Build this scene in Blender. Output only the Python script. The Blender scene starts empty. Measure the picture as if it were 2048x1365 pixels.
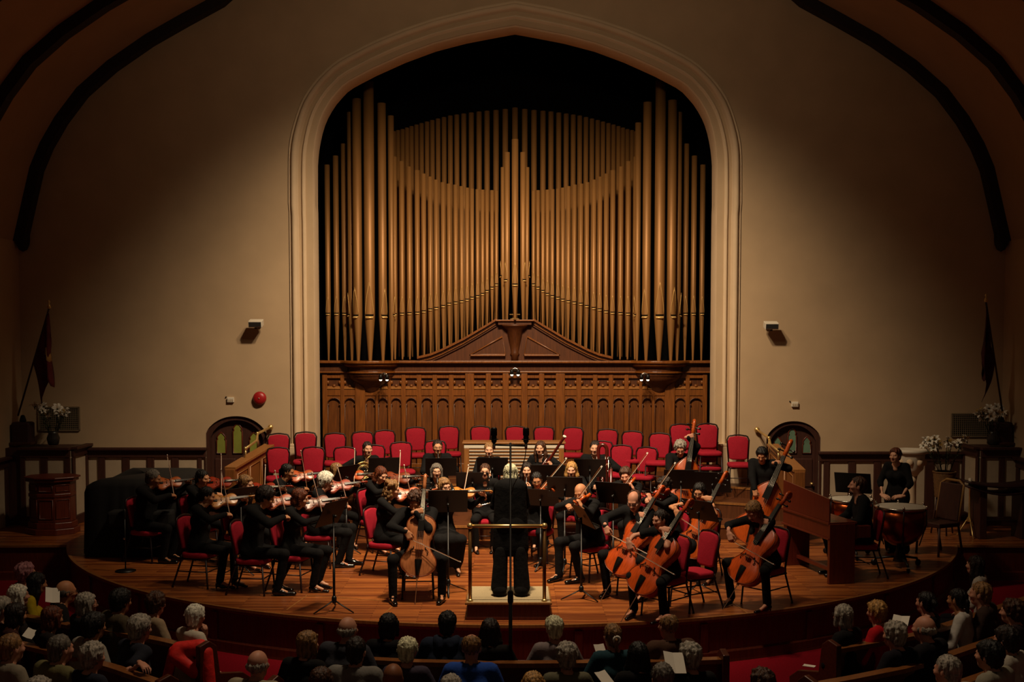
import bpy, math, random
import numpy as np
from mathutils import Vector, Matrix
random.seed(7); np.random.seed(7)
SC = bpy.context.scene
COL = SC.collection
R = math.radians
# ------------------------------------------------------------------ camera
W, H, F = 2048.0, 1365.0, 2300.0
CZ = 3.3                      # camera height above the stage floor
PITCH = R(3.06)
Y0 = 793.0                    # principal row (the picture is cropped low)
cd = bpy.data.cameras.new('camera'); cam = bpy.data.objects.new('camera', cd); COL.objects.link(cam)
cam.location = (0, 0, CZ); cam.rotation_euler = (math.pi/2 - PITCH, 0, 0)
cd.sensor_width = 36; cd.lens = F/W*36; cd.shift_y = (Y0 - H/2)/W
cd.clip_start = .1; cd.clip_end = 200
SC.camera = cam
# ------------------------------------------------------------------ world + lights
wd = bpy.data.worlds.new('world'); SC.world = wd; wd.use_nodes = True
wd.node_tree.nodes['Background'].inputs[0].default_value = (1.0, .70, .45, 1)
wd.node_tree.nodes['Background'].inputs[1].default_value = .032
def spot(loc, aim, energy, size, blend, radius, color=(1, .72, .45)):
    l = bpy.data.lights.new('stage_or_fill_spot', 'SPOT'); o = bpy.data.objects.new('stage_or_fill_spot', l); COL.objects.link(o)
    o.location = loc; d = Vector(aim) - Vector(loc); o.rotation_euler = d.to_track_quat('-Z', 'Y').to_euler()
    l.energy = energy; l.spot_size = R(size); l.spot_blend = blend; l.shadow_soft_size = radius; l.color = color
    return o
WARM = (1, .76, .50)
spot((-.6, 14.6, 9.2), (-.6, 19.8, 1.9), 2500, 94, 1.0, .25, WARM)
spot((.6, 14.6, 9.2), (.6, 19.8, 1.9), 2500, 94, 1.0, .25, WARM)
spot((-.25, 12.4, 9.4), (0, 16.2, .3), 4600, 54, 1.0, .2, WARM)
spot((0, 13.0, 9.0), (0, 20.5, 7.8), 260, 110, 1.0, .3, WARM)     # added lamp, a faint wash to lift the arch top
spot((0, 11.2, 9.8), (0, 10.2, 0), 1300, 96, 1.0, .4, WARM)      # fill lamp added to brighten the audience in the front pews
vs = SC.view_settings
vs.view_transform = 'Standard'; vs.look = 'None'; vs.gamma = 1; vs.exposure = 0.0
vs.use_curve_mapping = False
# ------------------------------------------------------------------ pixel -> place
CP, SP = math.cos(PITCH), math.sin(PITCH)
def ray(px, py):
    x = (px - W/2)/F; y = -(py - Y0)/F
    return Vector((x, CP + y*SP, -SP + y*CP))
def P(px, py, Y):
    d = ray(px, py); t = Y/d.y
    return Vector((d.x*t, Y, CZ + d.z*t))
def G(px, py, z):
    d = ray(px, py); t = (z - CZ)/d.z
    return Vector((d.x*t, d.y*t, z))
# ------------------------------------------------------------------ materials
def lin(h):
    c = [int(h[i:i+2], 16)/255 for i in (0, 2, 4)]
    return [v/12.92 if v <= .04045 else ((v+.055)/1.055)**2.4 for v in c]
MATS = {}
def mat(name, col, rough=.6, metal=0., var=.12, scale=6., bump=0., stretch=(1, 1, 1), emit=0., spec=.5, coat=0., trans=0.):
    if name in MATS: return MATS[name]
    m = bpy.data.materials.new(name); m.use_nodes = True; MATS[name] = m
    nt = m.node_tree; b = nt.nodes['Principled BSDF']
    c = lin(col) if isinstance(col, str) else list(col)
    tc = nt.nodes.new('ShaderNodeTexCoord'); mp = nt.nodes.new('ShaderNodeMapping'); nz = nt.nodes.new('ShaderNodeTexNoise')
    mp.inputs['Scale'].default_value = stretch
    nz.inputs['Scale'].default_value = scale; nz.inputs['Detail'].default_value = 4
    nt.links.new(tc.outputs['Object'], mp.inputs['Vector']); nt.links.new(mp.outputs['Vector'], nz.inputs['Vector'])
    rp = nt.nodes.new('ShaderNodeValToRGB')
    rp.color_ramp.elements[0].position = .3; rp.color_ramp.elements[1].position = .7
    rp.color_ramp.elements[0].color = [v*(1-var) for v in c] + [1]
    rp.color_ramp.elements[1].color = [min(1, v*(1+var)) for v in c] + [1]
    nt.links.new(nz.outputs['Fac'], rp.inputs['Fac']); nt.links.new(rp.outputs['Color'], b.inputs['Base Color'])
    b.inputs['Roughness'].default_value = rough; b.inputs['Metallic'].default_value = metal
    b.inputs['Specular IOR Level'].default_value = spec
    if coat: b.inputs['Coat Weight'].default_value = coat; b.inputs['Coat Roughness'].default_value = .15
    if trans: b.inputs['Transmission Weight'].default_value = trans
    if emit:
        b.inputs['Emission Color'].default_value = c + [1]; b.inputs['Emission Strength'].default_value = emit
    if bump:
        bp = nt.nodes.new('ShaderNodeBump'); bp.inputs['Strength'].default_value = bump; bp.inputs['Distance'].default_value = .012
        nt.links.new(nz.outputs['Fac'], bp.inputs['Height']); nt.links.new(bp.outputs['Normal'], b.inputs['Normal'])
    return m
def wood(name, col, stretch=(14, 14, 1.2), rough=.45, var=.3, coat=.0, scale=3.):
    return mat(name, col, rough, 0, var, scale, .08, stretch, coat=coat)
M_WALL = mat('cream_plaster', 'b39a7b', .95, var=.06, scale=1.6, bump=.15, spec=.15)
M_MOULD = mat('cream_stone', 'c9b192', .8, var=.05, scale=3, spec=.25)
M_VAULT = mat('vault_plaster', 'a3886a', .95, var=.06, scale=1.5, spec=.1)
M_RIB = wood('dark_rib_timber', '1c110b', rough=.8)
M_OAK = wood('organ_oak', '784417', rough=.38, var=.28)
M_OAKSH = wood('organ_oak_shade', '653711', rough=.42, var=.3)  # darker copy of the oak, paints shade into the recessed panels
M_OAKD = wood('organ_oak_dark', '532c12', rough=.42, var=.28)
M_TRIM = wood('dark_trim_wood', '3a1c12', rough=.55, var=.25)
M_LOAK = wood('light_oak', '8a5a2c', rough=.4, var=.2)
M_MAHO = wood('mahogany', '5a2313', rough=.4, var=.25)
M_PANELW = mat('cream_panel', 'a99880', .9, var=.05)
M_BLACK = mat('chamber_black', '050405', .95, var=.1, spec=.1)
M_CARPET = mat('red_carpet', '7a0f1d', .98, var=.2, scale=60, bump=.3, spec=.05)
M_PIPE = mat('gilded_pipe', '966a39', .5, .35, var=.12, scale=2.2, stretch=(3, 3, .5))
M_PIPEL = mat('gilded_lip_highlight', 'd3ab68', .4, .35, var=.06)  # paler than the pipes, highlights on lips and lip edges put into the colour
M_RED = mat('red_upholstery', '961629', .85, var=.1, scale=50, bump=.1, spec=.2)
M_FRAME = mat('maroon_metal_frame', '1e0909', .45, .3, var=.1)
M_BRASS = mat('brass', 'd8b878', .33, .8, var=.08)
M_CHROME = mat('chrome', 'c8c4bc', .2, 1., var=.05)
M_BLK = mat('black_metal', '0c0b0b', .45, .2, var=.1)
M_GLOSSBLK = mat('black_gloss', '0a0909', .25, 0, var=.1)
M_WHITE = mat('off_white_plastic', 'cfc6b4', .6, var=.04)
M_CREAM = mat('podium_carpet', 'a89878', .97, var=.08, scale=70, bump=.2, spec=.05)
M_PAPER = mat('paper', 'd8d2c6', .9, var=.03)
# ------------------------------------------------------------------ mesh building
class MB:
    def __init__(s): s.v = []; s.f = []; s.mi = []; s.sm = []
    def add(s, vs, fs, mi=0, smooth=False):
        o = len(s.v); s.v += [tuple(v) for v in vs]
        for f in fs: s.f.append(tuple(i+o for i in f)); s.mi.append(mi); s.sm.append(smooth)
        return s
    def box(s, c, d, M=None, mi=0, taper=1.):
        vs = []
        for k in (-.5, .5):
            t = taper if k > 0 else 1.
            for (i, j) in ((-.5, -.5), (.5, -.5), (.5, .5), (-.5, .5)):
                p = Vector((i*d[0]*t, j*d[1]*t, k*d[2]))
                if M is not None: p = M @ p
                vs.append(p + Vector(c))
        return s.add(vs, [(3, 2, 1, 0), (4, 5, 6, 7), (0, 1, 5, 4), (1, 2, 6, 5), (2, 3, 7, 6), (3, 0, 4, 7)], mi)
    def bb(s, x0, x1, y0, y1, z0, z1, mi=0):
        return s.box(((x0+x1)/2, (y0+y1)/2, (z0+z1)/2), (abs(x1-x0), abs(y1-y0), abs(z1-z0)), mi=mi)
    def tube(s, pts, r, n=8, mi=0, closed=False, flat=1., smooth=True):
        pts = [Vector(p) for p in pts]; m = len(pts)
        rs = r if isinstance(r, (list, tuple)) else [r]*m
        vs = []; prev = None
        for i, p in enumerate(pts):
            if closed: t = pts[(i+1) % m] - pts[i-1]
            else: t = pts[min(i+1, m-1)] - pts[max(i-1, 0)]
            t = t.normalized() if t.length > 1e-9 else Vector((0, 0, 1))
            if prev is None:
                u = t.cross(Vector((0, 0, 1)))
                if u.length < .1: u = t.cross(Vector((0, 1, 0)))
            else: u = prev - t*prev.dot(t)
            u.normalize(); prev = u.copy(); w = t.cross(u)
            for k in range(n):
                a = 2*math.pi*k/n
                vs.append(p + u*(math.cos(a)*rs[i]) + w*(math.sin(a)*rs[i]*flat))
        fs = []
        L = m if closed else m-1
        for i in range(L):
            a = i*n; b = ((i+1) % m)*n
            for k in range(n): fs.append((a+k, a+(k+1) % n, b+(k+1) % n, b+k))
        s.add(vs, fs, mi, smooth)
        if not closed:
            o = len(s.v) - len(vs)
            for (q, rev) in ((0, True), ((m-1)*n, False)):
                f = [o+q+k for k in range(n)]
                s.f.append(tuple(reversed(f)) if rev else tuple(f)); s.mi.append(mi); s.sm.append(False)
        return s
    def lathe(s, prof, n=20, c=(0, 0, 0), M=None, mi=0, smooth=True, a0=0., a1=None):
        full = a1 is None; c = Vector(c); vs = []; m = n if full else n+1
        for (r, z) in prof:
            for k in range(m):
                a = 2*math.pi*k/n if full else a0+(a1-a0)*k/n
                p = Vector((r*math.cos(a), r*math.sin(a), z))
                if M is not None: p = M @ p
                vs.append(p + c)
        fs = []
        for i in range(len(prof)-1):
            for k in range(n):
                k2 = (k+1) % n if full else k+1
                fs.append((i*m+k, i*m+k2, (i+1)*m+k2, (i+1)*m+k))
        s.add(vs, fs, mi, smooth)
        if full:
            o = len(s.v)-len(vs)
            for q, rev in ((0, True), (len(prof)-1, False)):
                if prof[q][0] > 1e-4:
                    f = [o+q*m+k for k in range(n)]
                    s.f.append(tuple(reversed(f)) if rev else tuple(f)); s.mi.append(mi); s.sm.append(False)
        return s
    def prism(s, poly, fn, t0, t1, mi=0):
        """poly: list of 2d points, fn(u,v,t)->3d; extruded between t0 and t1"""
        n = len(poly)
        vs = [fn(u, v, t0) for u, v in poly] + [fn(u, v, t1) for u, v in poly]
        fs = [tuple(range(n)), tuple(reversed(range(n, 2*n)))]
        for i in range(n): j = (i+1) % n; fs.append((i, i+n, j+n, j))
        return s.add(vs, fs, mi)
    def grid(s, rows, mi=0, smooth=True, close=False):
        nr = len(rows); nc = len(rows[0]); vs = [p for r in rows for p in r]; fs = []
        for i in range(nr-1):
            for j in range(nc if close else nc-1):
                j2 = (j+1) % nc
                fs.append((i*nc+j, i*nc+j2, (i+1)*nc+j2, (i+1)*nc+j))
        return s.add(vs, fs, mi, smooth)
    def mesh(s, name, mats):
        me = bpy.data.meshes.new(name); me.from_pydata(s.v, [], s.f)
        for m in (mats if isinstance(mats, (list, tuple)) else [mats]): me.materials.append(m)
        me.polygons.foreach_set('material_index', s.mi); me.polygons.foreach_set('use_smooth', s.sm)
        me.update(); return me
    def build(s, name, mats, parent=None, bev=0, fix=True):
        me = s.mesh(name, mats)
        if fix:
            import bmesh
            b = bmesh.new(); b.from_mesh(me); bmesh.ops.recalc_face_normals(b, faces=b.faces); b.to_mesh(me); b.free()
        return place(me, name, parent, bev=bev)
def place(me, name, parent=None, mw=None, bev=0):
    o = bpy.data.objects.new(name, me); COL.objects.link(o)
    if parent is not None: o.parent = parent
    if mw is not None: o.matrix_local = mw
    if bev:
        md = o.modifiers.new('bevel', 'BEVEL'); md.width = bev; md.segments = 2; md.limit_method = 'ANGLE'
    return o
def tag(o, label=None, cat=None, group=None, kind=None):
    if label: o['label'] = label
    if cat: o['category'] = cat
    if group: o['group'] = group
    if kind: o['kind'] = kind
    return o
def thing(name, label, cat, loc=(0, 0, 0), rz=0., group=None):
    o = bpy.data.objects.new(name, None); COL.objects.link(o); o.empty_display_size = .1
    o.location = loc; o.rotation_euler = (0, 0, rz)
    return tag(o, label, cat, group)
def struct(name, mb, m, parent=None, bev=0):
    o = mb.build(name, m, parent, bev)
    if parent is None: tag(o, kind='structure')
    return o
def rot(ax, a): return Matrix.Rotation(a, 3, ax)
def basis(x, y, z, o=(0, 0, 0)):
    return Matrix(((x[0], y[0], z[0], o[0]), (x[1], y[1], z[1], o[1]), (x[2], y[2], z[2], o[2]), (0, 0, 0, 1)))
# ================================================================== the room
WY = 20.5                                     # back wall plane
ST = -.55                                     # hall floor
def interp(pts, n):
    """resample a px polyline by arc length to n points"""
    a = np.array(pts, float); d = np.r_[0, np.cumsum(np.hypot(*np.diff(a, axis=0).T))]
    t = np.linspace(0, d[-1], n)
    return np.c_[np.interp(t, d, a[:, 0]), np.interp(t, d, a[:, 1])]
XC = P(1030, 600, WY).x                        # axis of the arch
inner_px = [(631, 940), (629, 800), (627, 640), (626, 500), (625.5, 400), (625.5, 323), (627, 302), (629, 286), (633, 265), (638, 246), (644, 230), (652, 215), (662, 199), (674, 185), (686, 172), (701, 161.5), (745, 138.5), (806, 111), (868, 88), (929, 72), (991, 60), (1030, 53)]
outer_px = [(584, 940), (582, 800), (579, 640), (577.5, 500), (577, 400), (577, 318), (578, 292), (582, 268), (588, 246), (596, 220), (606, 197), (620, 174), (637, 154), (658, 133), (683, 115), (745, 83), (806, 58), (868, 37), (915, 25), (960, 14), (1030, 1.5)]
NI = 70
pin = [P(x, y, WY) for x, y in interp(inner_px, NI)]; pout = [P(x, y, WY) for x, y in interp(outer_px, NI)]
pin[-1].x = XC; pout[-1].x = XC
XIN = pin[0].x; 
for i in range(NI):                            # straight jambs
    if pin[i].z < 5.5: pin[i].x = pin[0].x
    if pout[i].z < 5.5: pout[i].x = pout[0].x
def mirror(p): return Vector((2*XC - p.x, p.y, p.z))
ain = pin + [mirror(p) for p in reversed(pin[:-1])]
aout = pout + [mirror(p) for p in reversed(pout[:-1])]
zb = -.1
for a in (ain, aout): a[0].z = zb; a[-1].z = zb
prof = [(0, .55), (0, .06), (.06, .02), (.30, .0), (.345, -.045), (.40, -.055), (.445, -.03), (.47, .015), (.52, .03), (.60, .0), (.645, -.06), (.70, -.09), (.78, -.10), (.85, -.085), (.885, -.05), (.90, -.01), (.94, -.005), (.965, -.03), (.99, -.03), (1.0, .01)]
rows = []
for u, w in prof: rows.append([ain[i].lerp(aout[i], u) + Vector((0, w, 0)) for i in range(len(ain))])
mb = MB(); mb.grid(rows)
arch = tag(mb.build('trim_1', M_MOULD), kind='structure', label='cream stone pointed arch moulding framing the organ')
for sgn, p0, p1 in ((1, ain[0], aout[0]), (-1, ain[-1], aout[-1])):
    a, b = sorted((p0.x, p1.x)); zt = P(600, 893, WY).z
    m2 = MB(); m2.bb(a-.03, b+.03, WY-.16, WY+.1, zb, zt).bb(a-.01, b+.01, WY-.14, WY+.1, zt, zt+.05); m2.build('plinth', M_MOULD, arch, .012)
# doors: (px left, px right, spring y, apex y)
DOORS = []
for (xl, xr, ys, ya) in ((411, 533, 868, 833), (1533, 1642, 876, 843)):
    a = P(xl, ys, WY); b = P(xr, ys, WY); t = P((xl+xr)/2, ya, WY)
    DOORS.append((a.x, b.x, a.z, t.z))
def door_top(d, x):
    x0, x1, zs, za = d; c = (x0+x1)/2; hw = (x1-x0)/2; u = min(1, abs(x-c)/hw)
    return zs + (za-zs)*(1-u**2.2)**.75
def arch_z(x):
    q = [p for p in ain]; xs = [p.x for p in q]
    for i in range(len(q)-1):
        if min(xs[i], xs[i+1]) <= x <= max(xs[i], xs[i+1]) and abs(xs[i+1]-xs[i]) > 1e-6 and q[i].z > 4:
            return q[i].z + (q[i+1].z-q[i].z)*(x-xs[i])/(xs[i+1]-xs[i])
    return None
XW = 8.75
xs = {-XW, XW, ain[0].x, ain[-1].x}
for d in DOORS:
    for k in range(25): xs.add(d[0]+(d[1]-d[0])*k/24)
for p in ain:
    if p.z > 5: xs.add(p.x)
xs = sorted(xs)
mb = MB()
for x0, x1 in zip(xs[:-1], xs[1:]):
    if x1-x0 < 1e-5: continue
    c = (x0+x1)/2; za = zb2 = zb - .5
    if ain[0].x < c < ain[-1].x:
        za = (arch_z(x0+1e-6) or 5) + .03; zb2 = (arch_z(x1-1e-6) or 5) + .03
    for d in DOORS:
        if d[0] < c < d[1]: za = door_top(d, x0); zb2 = door_top(d, x1)
    mb.add([(x0, WY, za), (x1, WY, zb2), (x1, WY, 11.6), (x0, WY, 11.6)], [(0, 1, 2, 3)])
struct('wall_back', mb, M_WALL)
# vault profile (half), x measured from the axis
vp = [(50, 487), (56, 410), (72, 340), (92, 292), (122, 240), (165, 183), (225, 130), (300, 78), (370, 38), (440, 0)]
half = [P(x, y, WY) for x, y in vp]
VL = [(p.x, p.z) for p in half] + [(-4.2, 9.95), (-2.8, 10.6), (-1.2, 11.1), (0, 11.35)]
VL = [(-XW, 4.95)] + [(x-.02, z+.02) for x, z in VL[1:]]
prof2 = VL + [(-x, z) for x, z in reversed(VL[:-1])]
mb = MB(); mb.grid([[Vector((x, y, z)) for x, z in prof2] for y in (6, 10, 14, 18, WY)])
struct('ceiling', mb, M_VAULT)
for i, y in enumerate((WY-.12, 18.15, 15.9, 13.6)):
    mb = MB(); w = .11; n = len(prof2); rw = []
    for (dx, dy) in ((0, -w), (.20, -w), (.20, w), (0, w)):
        r = []
        for k, (x, z) in enumerate(prof2):
            a = Vector(prof2[max(0, k-1)]); b = Vector(prof2[min(n-1, k+1)]); t = (b-a).normalized()
            nn = Vector((t.y, -t.x)); r.append(Vector((x+nn.x*(dx-.02), y+dy, z+nn.y*(dx-.02))))
        rw.append(r)
    rw.append(rw[0]); mb.grid(rw, smooth=False)
    for sx in (1, -1):                         # rounded drop at the foot of the rib
        mb.lathe([(.0, -.16), (.07, -.12), (.11, -.03), (.12, .05), (.12, .3)], 12, (sx*-(XW-.13), y, 4.92))
    o = mb.build('trim_%d' % (i+2), M_RIB); tag(o, kind='structure', label='dark curved timber rib across the vaulted ceiling')
for s, nm in ((-1, 'wall_left'), (1, 'wall_right')):
    mb = MB(); mb.bb(s*XW, s*(XW+.2), 6, WY+.1, ST-.1, 5.05); struct(nm, mb, M_WALL)
# organ chamber behind the arch
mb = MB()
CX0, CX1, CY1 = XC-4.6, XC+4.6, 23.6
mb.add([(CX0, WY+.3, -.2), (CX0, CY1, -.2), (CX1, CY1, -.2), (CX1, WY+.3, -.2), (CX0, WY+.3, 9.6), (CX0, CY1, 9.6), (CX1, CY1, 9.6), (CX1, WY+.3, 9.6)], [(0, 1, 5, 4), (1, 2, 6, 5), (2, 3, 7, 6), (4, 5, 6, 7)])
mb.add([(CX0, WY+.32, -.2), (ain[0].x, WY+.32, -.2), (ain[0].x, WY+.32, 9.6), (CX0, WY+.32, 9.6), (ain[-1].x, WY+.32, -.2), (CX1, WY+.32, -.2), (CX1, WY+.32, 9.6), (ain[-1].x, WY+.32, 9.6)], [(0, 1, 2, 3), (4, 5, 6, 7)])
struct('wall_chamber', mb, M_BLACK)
# ---------------- stage
SCY, SR = 20.28, 7.34
def arc(r, x0, x1, n, cy=SCY):
    return [Vector((x, cy - math.sqrt(max(0, r*r-x*x)))) for x in np.linspace(x0, x1, n)]
a_max = math.asin(6.95/SR)
edge = [Vector((SR*math.sin(a), SCY - SR*math.cos(a))) for a in np.linspace(-a_max, a_max, 73)]
edge = [Vector((-XW, edge[0].y-.05))] + edge + [Vector((XW, edge[-1].y-.05))]
def floor_mat():
    m = bpy.data.materials.new('stage_boards'); m.use_nodes = True; nt = m.node_tree; b = nt.nodes['Principled BSDF']
    tc = nt.nodes.new('ShaderNodeTexCoord'); br = nt.nodes.new('ShaderNodeTexBrick')
    br.inputs['Scale'].default_value = 1; br.inputs['Brick Width'].default_value = 1.1; br.inputs['Row Height'].default_value = .057
    br.inputs['Mortar Size'].default_value = .0022; br.inputs['Bias'].default_value = -.1
    br.inputs['Color1'].default_value = lin('70391a')+[1]; br.inputs['Color2'].default_value = lin('ab6732')+[1]; br.inputs['Mortar'].default_value = lin('30150a')+[1]
    mp = nt.nodes.new('ShaderNodeMapping'); mp.inputs['Scale'].default_value = (1.2, 26, 1)
    nz = nt.nodes.new('ShaderNodeTexNoise'); nz.inputs['Scale'].default_value = 2.5; nz.inputs['Detail'].default_value = 5
    mx = nt.nodes.new('ShaderNodeMix'); mx.data_type = 'RGBA'; mx.blend_type = 'MULTIPLY'; mx.inputs[0].default_value = .75
    rp = nt.nodes.new('ShaderNodeValToRGB'); rp.color_ramp.elements[0].position = .32; rp.color_ramp.elements[1].position = .68
    rp.color_ramp.elements[0].color = (.42, .36, .32, 1); rp.color_ramp.elements[1].color = (1.25, 1.2, 1.1, 1)
    nt.links.new(tc.outputs['Object'], br.inputs['Vector']); nt.links.new(tc.outputs['Object'], mp.inputs['Vector'])
    nt.links.new(mp.outputs['Vector'], nz.inputs['Vector']); nt.links.new(nz.outputs['Fac'], rp.inputs['Fac'])
    nt.links.new(br.outputs['Color'], mx.inputs[6]); nt.links.new(rp.outputs['Color'], mx.inputs[7])
    nt.links.new(mx.outputs[2], b.inputs['Base Color']); b.inputs['Roughness'].default_value = .38
    b.inputs['Specular IOR Level'].default_value = .4
    return m
M_FLOOR = floor_mat()
mb = MB(); n = len(edge)
top = [Vector((p.x, p.y, 0)) for p in edge] + [Vector((XW, WY+.6, 0)), Vector((-XW, WY+.6, 0))]
mb.add(top, [tuple(range(len(top)))])
stage = struct('floor_stage', mb, M_FLOOR); stage.name = 'floor_stage'
mb = MB(); rows = []
for (dz, off) in ((-.001, .03), (-.035, .035), (-.05, .01), (-.07, .0), (ST+.14, 0), (ST+.12, .03), (ST+.03, .035), (ST, .04)):
    rows.append([Vector((p.x*(1+off/SR), p.y-off, dz)) for p in edge])
mb.grid(rows, smooth=False); face = struct('trim_6', mb, M_MAHO); tag(face, label='curved dark red wood front of the stage')
mb = MB(); mb.grid([[Vector((p.x, p.y, .004)) for p in edge], [Vector((p.x*(1+.035/SR), p.y-.035, .004)) for p in edge], [Vector((p.x*(1+.035/SR), p.y-.035, -.03)) for p in edge]], smooth=False)
mb.build('nosing', M_LOAK, face)
for k in range(4, len(edge)-4, 6):            # raised stiles and framed panels on the stage front
    p = edge[k]; t = (edge[k+1]-edge[k-1]).normalized(); nn = Vector((t.y, -t.x))
    Mz = Matrix.Rotation(math.atan2(t.y, t.x), 3, 'Z')
    MB().box((p.x+nn.x*.005, p.y+nn.y*.005, (ST+.1-.06)/2), (.09, .03, -ST-.2), Mz).build('stile', M_MAHO, face)
# seams inlaid in the stage boards
seams = thing('floor_inlay', 'pale inlaid seam lines in the stage boards in front of the podium', 'floor inlay')
for (a, b) in (((573, 1221), (614, 1192)), ((614, 1192), (775, 1203)), ((765, 1232), (785, 1214)), ((1460, 1203), (1495, 1227)), ((1200, 1192), (1460, 1203))):
    p, q = G(*a, 0), G(*b, 0); d = q-p
    MB().box(((p.x+q.x)/2, (p.y+q.y)/2, .001), (d.length, .022, .004), Matrix.Rotation(math.atan2(d.y, d.x), 3, 'Z')).build('seam_strip', M_LOAK, seams)
# hall floor
mb = MB(); mb.add([(-XW, 5, ST), (XW, 5, ST), (XW, WY, ST), (-XW, WY, ST)], [(0, 1, 2, 3)])
struct('floor', mb, M_CARPET)
# ---------------- choir risers
def cur(c, s, X): return c - (c-s)*(min(abs(X-XC), 4.4)/4.0)**2
P1Z, P2Z, P3Z = .22, .48, .66
RX0, RX1 = P(540, 950, 19.3).x, P(1565, 950, 19.3).x
def riser(name, z0, z1, fn, x0, x1, back):
    mb = MB(); X = np.linspace(x0, x1, 25)
    fr = [Vector((x, fn(x), 0)) for x in X]
    rw = [[Vector((p.x, p.y, z0)) for p in fr], [Vector((p.x, p.y, z1)) for p in fr], [Vector((p.x, back, z1)) for p in fr]]
    mb.grid(rw, smooth=False)
    for p in (fr[0], fr[-1]): mb.add([(p.x, p.y, z0), (p.x, back, z0), (p.x, back, z1), (p.x, p.y, z1)], [(0, 1, 2, 3)])
    o = tag(mb.build(name, M_OAKD), kind='structure')
    m2 = MB(); m2.grid([[Vector((p.x, p.y-.012, z1-.03)) for p in fr], [Vector((p.x, p.y-.012, z1+.004)) for p in fr], [Vector((p.x, p.y+.03, z1+.004)) for p in fr]], smooth=False)
    m2.build('nosing', M_LOAK, o); return o
tag(riser('floor_riser_low', 0, P1Z, lambda x: 18.4, RX0, RX1, 20.6), label='lowest choir riser with a pale nosing')
tag(riser('floor_riser_middle', P1Z-.2, P2Z, lambda x: cur(19.9, 19.0, x), RX0, RX1, 20.6), label='middle curved choir riser')
tag(riser('floor_riser_top', P2Z-.2, P3Z, lambda x: cur(21.15, 19.72, x), RX0, RX1, WY-.02), label='top curved choir riser')
tag(riser('floor_loft', P3Z-.2, P3Z+.002, lambda x: WY-.3, ain[0].x+.02, ain[-1].x-.02, 22.3), label='top choir riser inside the arch')
# ---------------- wainscots
def wains(name, pts, z0, z1, panels, label):
    """panels along a straight run from pts[0] to pts[1]; panels = list of (t0,t1)"""
    a, b = Vector(pts[0]), Vector(pts[1]); d = b-a; L = d.length; d.normalize(); nn = Vector((d.y, -d.x))
    Mz = Matrix.Rotation(math.atan2(d.y, d.x), 3, 'Z')
    def bx(t0, t1, za, zb_, off, th, mb):
        c = a + d*((t0+t1)/2) + nn*(off+th/2); mb.box((c.x, c.y, (za+zb_)/2), (t1-t0, th, zb_-za), Mz)
    mb = MB(); bx(0, L, z0, z1, 0, .02, mb); o = tag(mb.build(name, M_PANELW), kind='structure', label=label)
    def part(nm, *q, m=M_TRIM, bev=.008): mb = MB(); bx(*q, mb); mb.build(nm, m, o, bev)
    part('cap_rail', -.02, L+.02, z1-.045, z1, 0, .13); part('top_rail', 0, L, z1-.18, z1-.045, 0, .06)
    part('base_rail', 0, L, z0, z0+.16, 0, .06)
    prev = 0
    for (t0, t1) in panels + [(L, L)]:
        if t0 - prev > .015: part('stile', prev, t0, z0+.16, z1-.18, 0, .05)
        prev = t1
    return o
zw = P(300, 895, WY).z
xa, xb = P(157, 900, WY).x, P(413, 900, WY).x
def runs(lst, x0): return [(P(a, 930, WY).x-x0, P(b, 930, WY).x-x0) for a, b in lst]
wains('trim_7', ((xa, WY-.01), (xb, WY-.01)), 0, zw, runs([(164, 198), (212, 247), (261, 296), (310, 345), (359, 397), (405, 411)], xa), 'dark wood wainscot with cream panels left of the organ arch')
zw2 = P(1800, 903, WY).z
xa2, xb2 = P(1637, 900, WY).x, P(1962, 900, WY).x
wains('trim_8', ((xa2, WY-.01), (xb2, WY-.01)), 0, zw2, runs([(1640, 1646), (1657, 1695), (1709, 1746), (1760, 1797), (1811, 1848), (1866, 1900), (1915, 1948)], xa2), 'dark wood wainscot with cream panels right of the organ arch')
# projecting piers at both corners
pw = .36
for s, nm, y_front, px0, px1, lab in ((-1, 'trim_9', 19.75, 40, 140, 'left'), (1, 'trim_10', 19.75, 1962, 2048, 'right')):
    p0 = P(px0, 895, y_front); p1 = P(px1, 895, y_front); zt = p0.z
    x0, x1 = (p0.x, p1.x)
    mb = MB()
    if s < 0: mb.bb(-XW, x1-.02, y_front+.03, WY, 0, zt-.02)
    else: mb.bb(x0+.02, XW, y_front+.03, WY, 0, zt-.02)
    body = struct('wall_pier_'+lab, mb, M_TRIM)
    L = abs(x1-x0)
    wains(nm, ((x0, y_front+.02), (x1, y_front+.02)), 0, zt, [(.1*L, .42*L), (.55*L, .9*L)], 'panelled wood front of the %s corner ledge' % lab)
    if s < 0: wains('trim_11', ((x1, y_front+.02), (x1, WY-.02)), 0, zt, [(.1, .62)], 'narrow cream panel on the return of the left corner ledge')
    else: wains('trim_12', ((x0, WY-.02), (x0, y_front+.02)), 0, zt, [(.1, .62)], 'narrow cream panel on the return of the right corner ledge')
PIERY = 19.75
for s, nm in ((-1, 'trim_13'), (1, 'trim_14')):   # wainscot on the side walls
    if s < 0: wains(nm, ((-XW+.01, 10), (-XW+.01, PIERY)), ST, 1.2, [(k*.75+.12, k*.75+.65) for k in range(13)], 'wainscot along the left side wall')
    else: wains(nm, ((XW-.01, PIERY), (XW-.01, 10)), ST, 1.2, [(k*.75+.12, k*.75+.65) for k in range(13)], 'wainscot along the right side wall')
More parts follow.
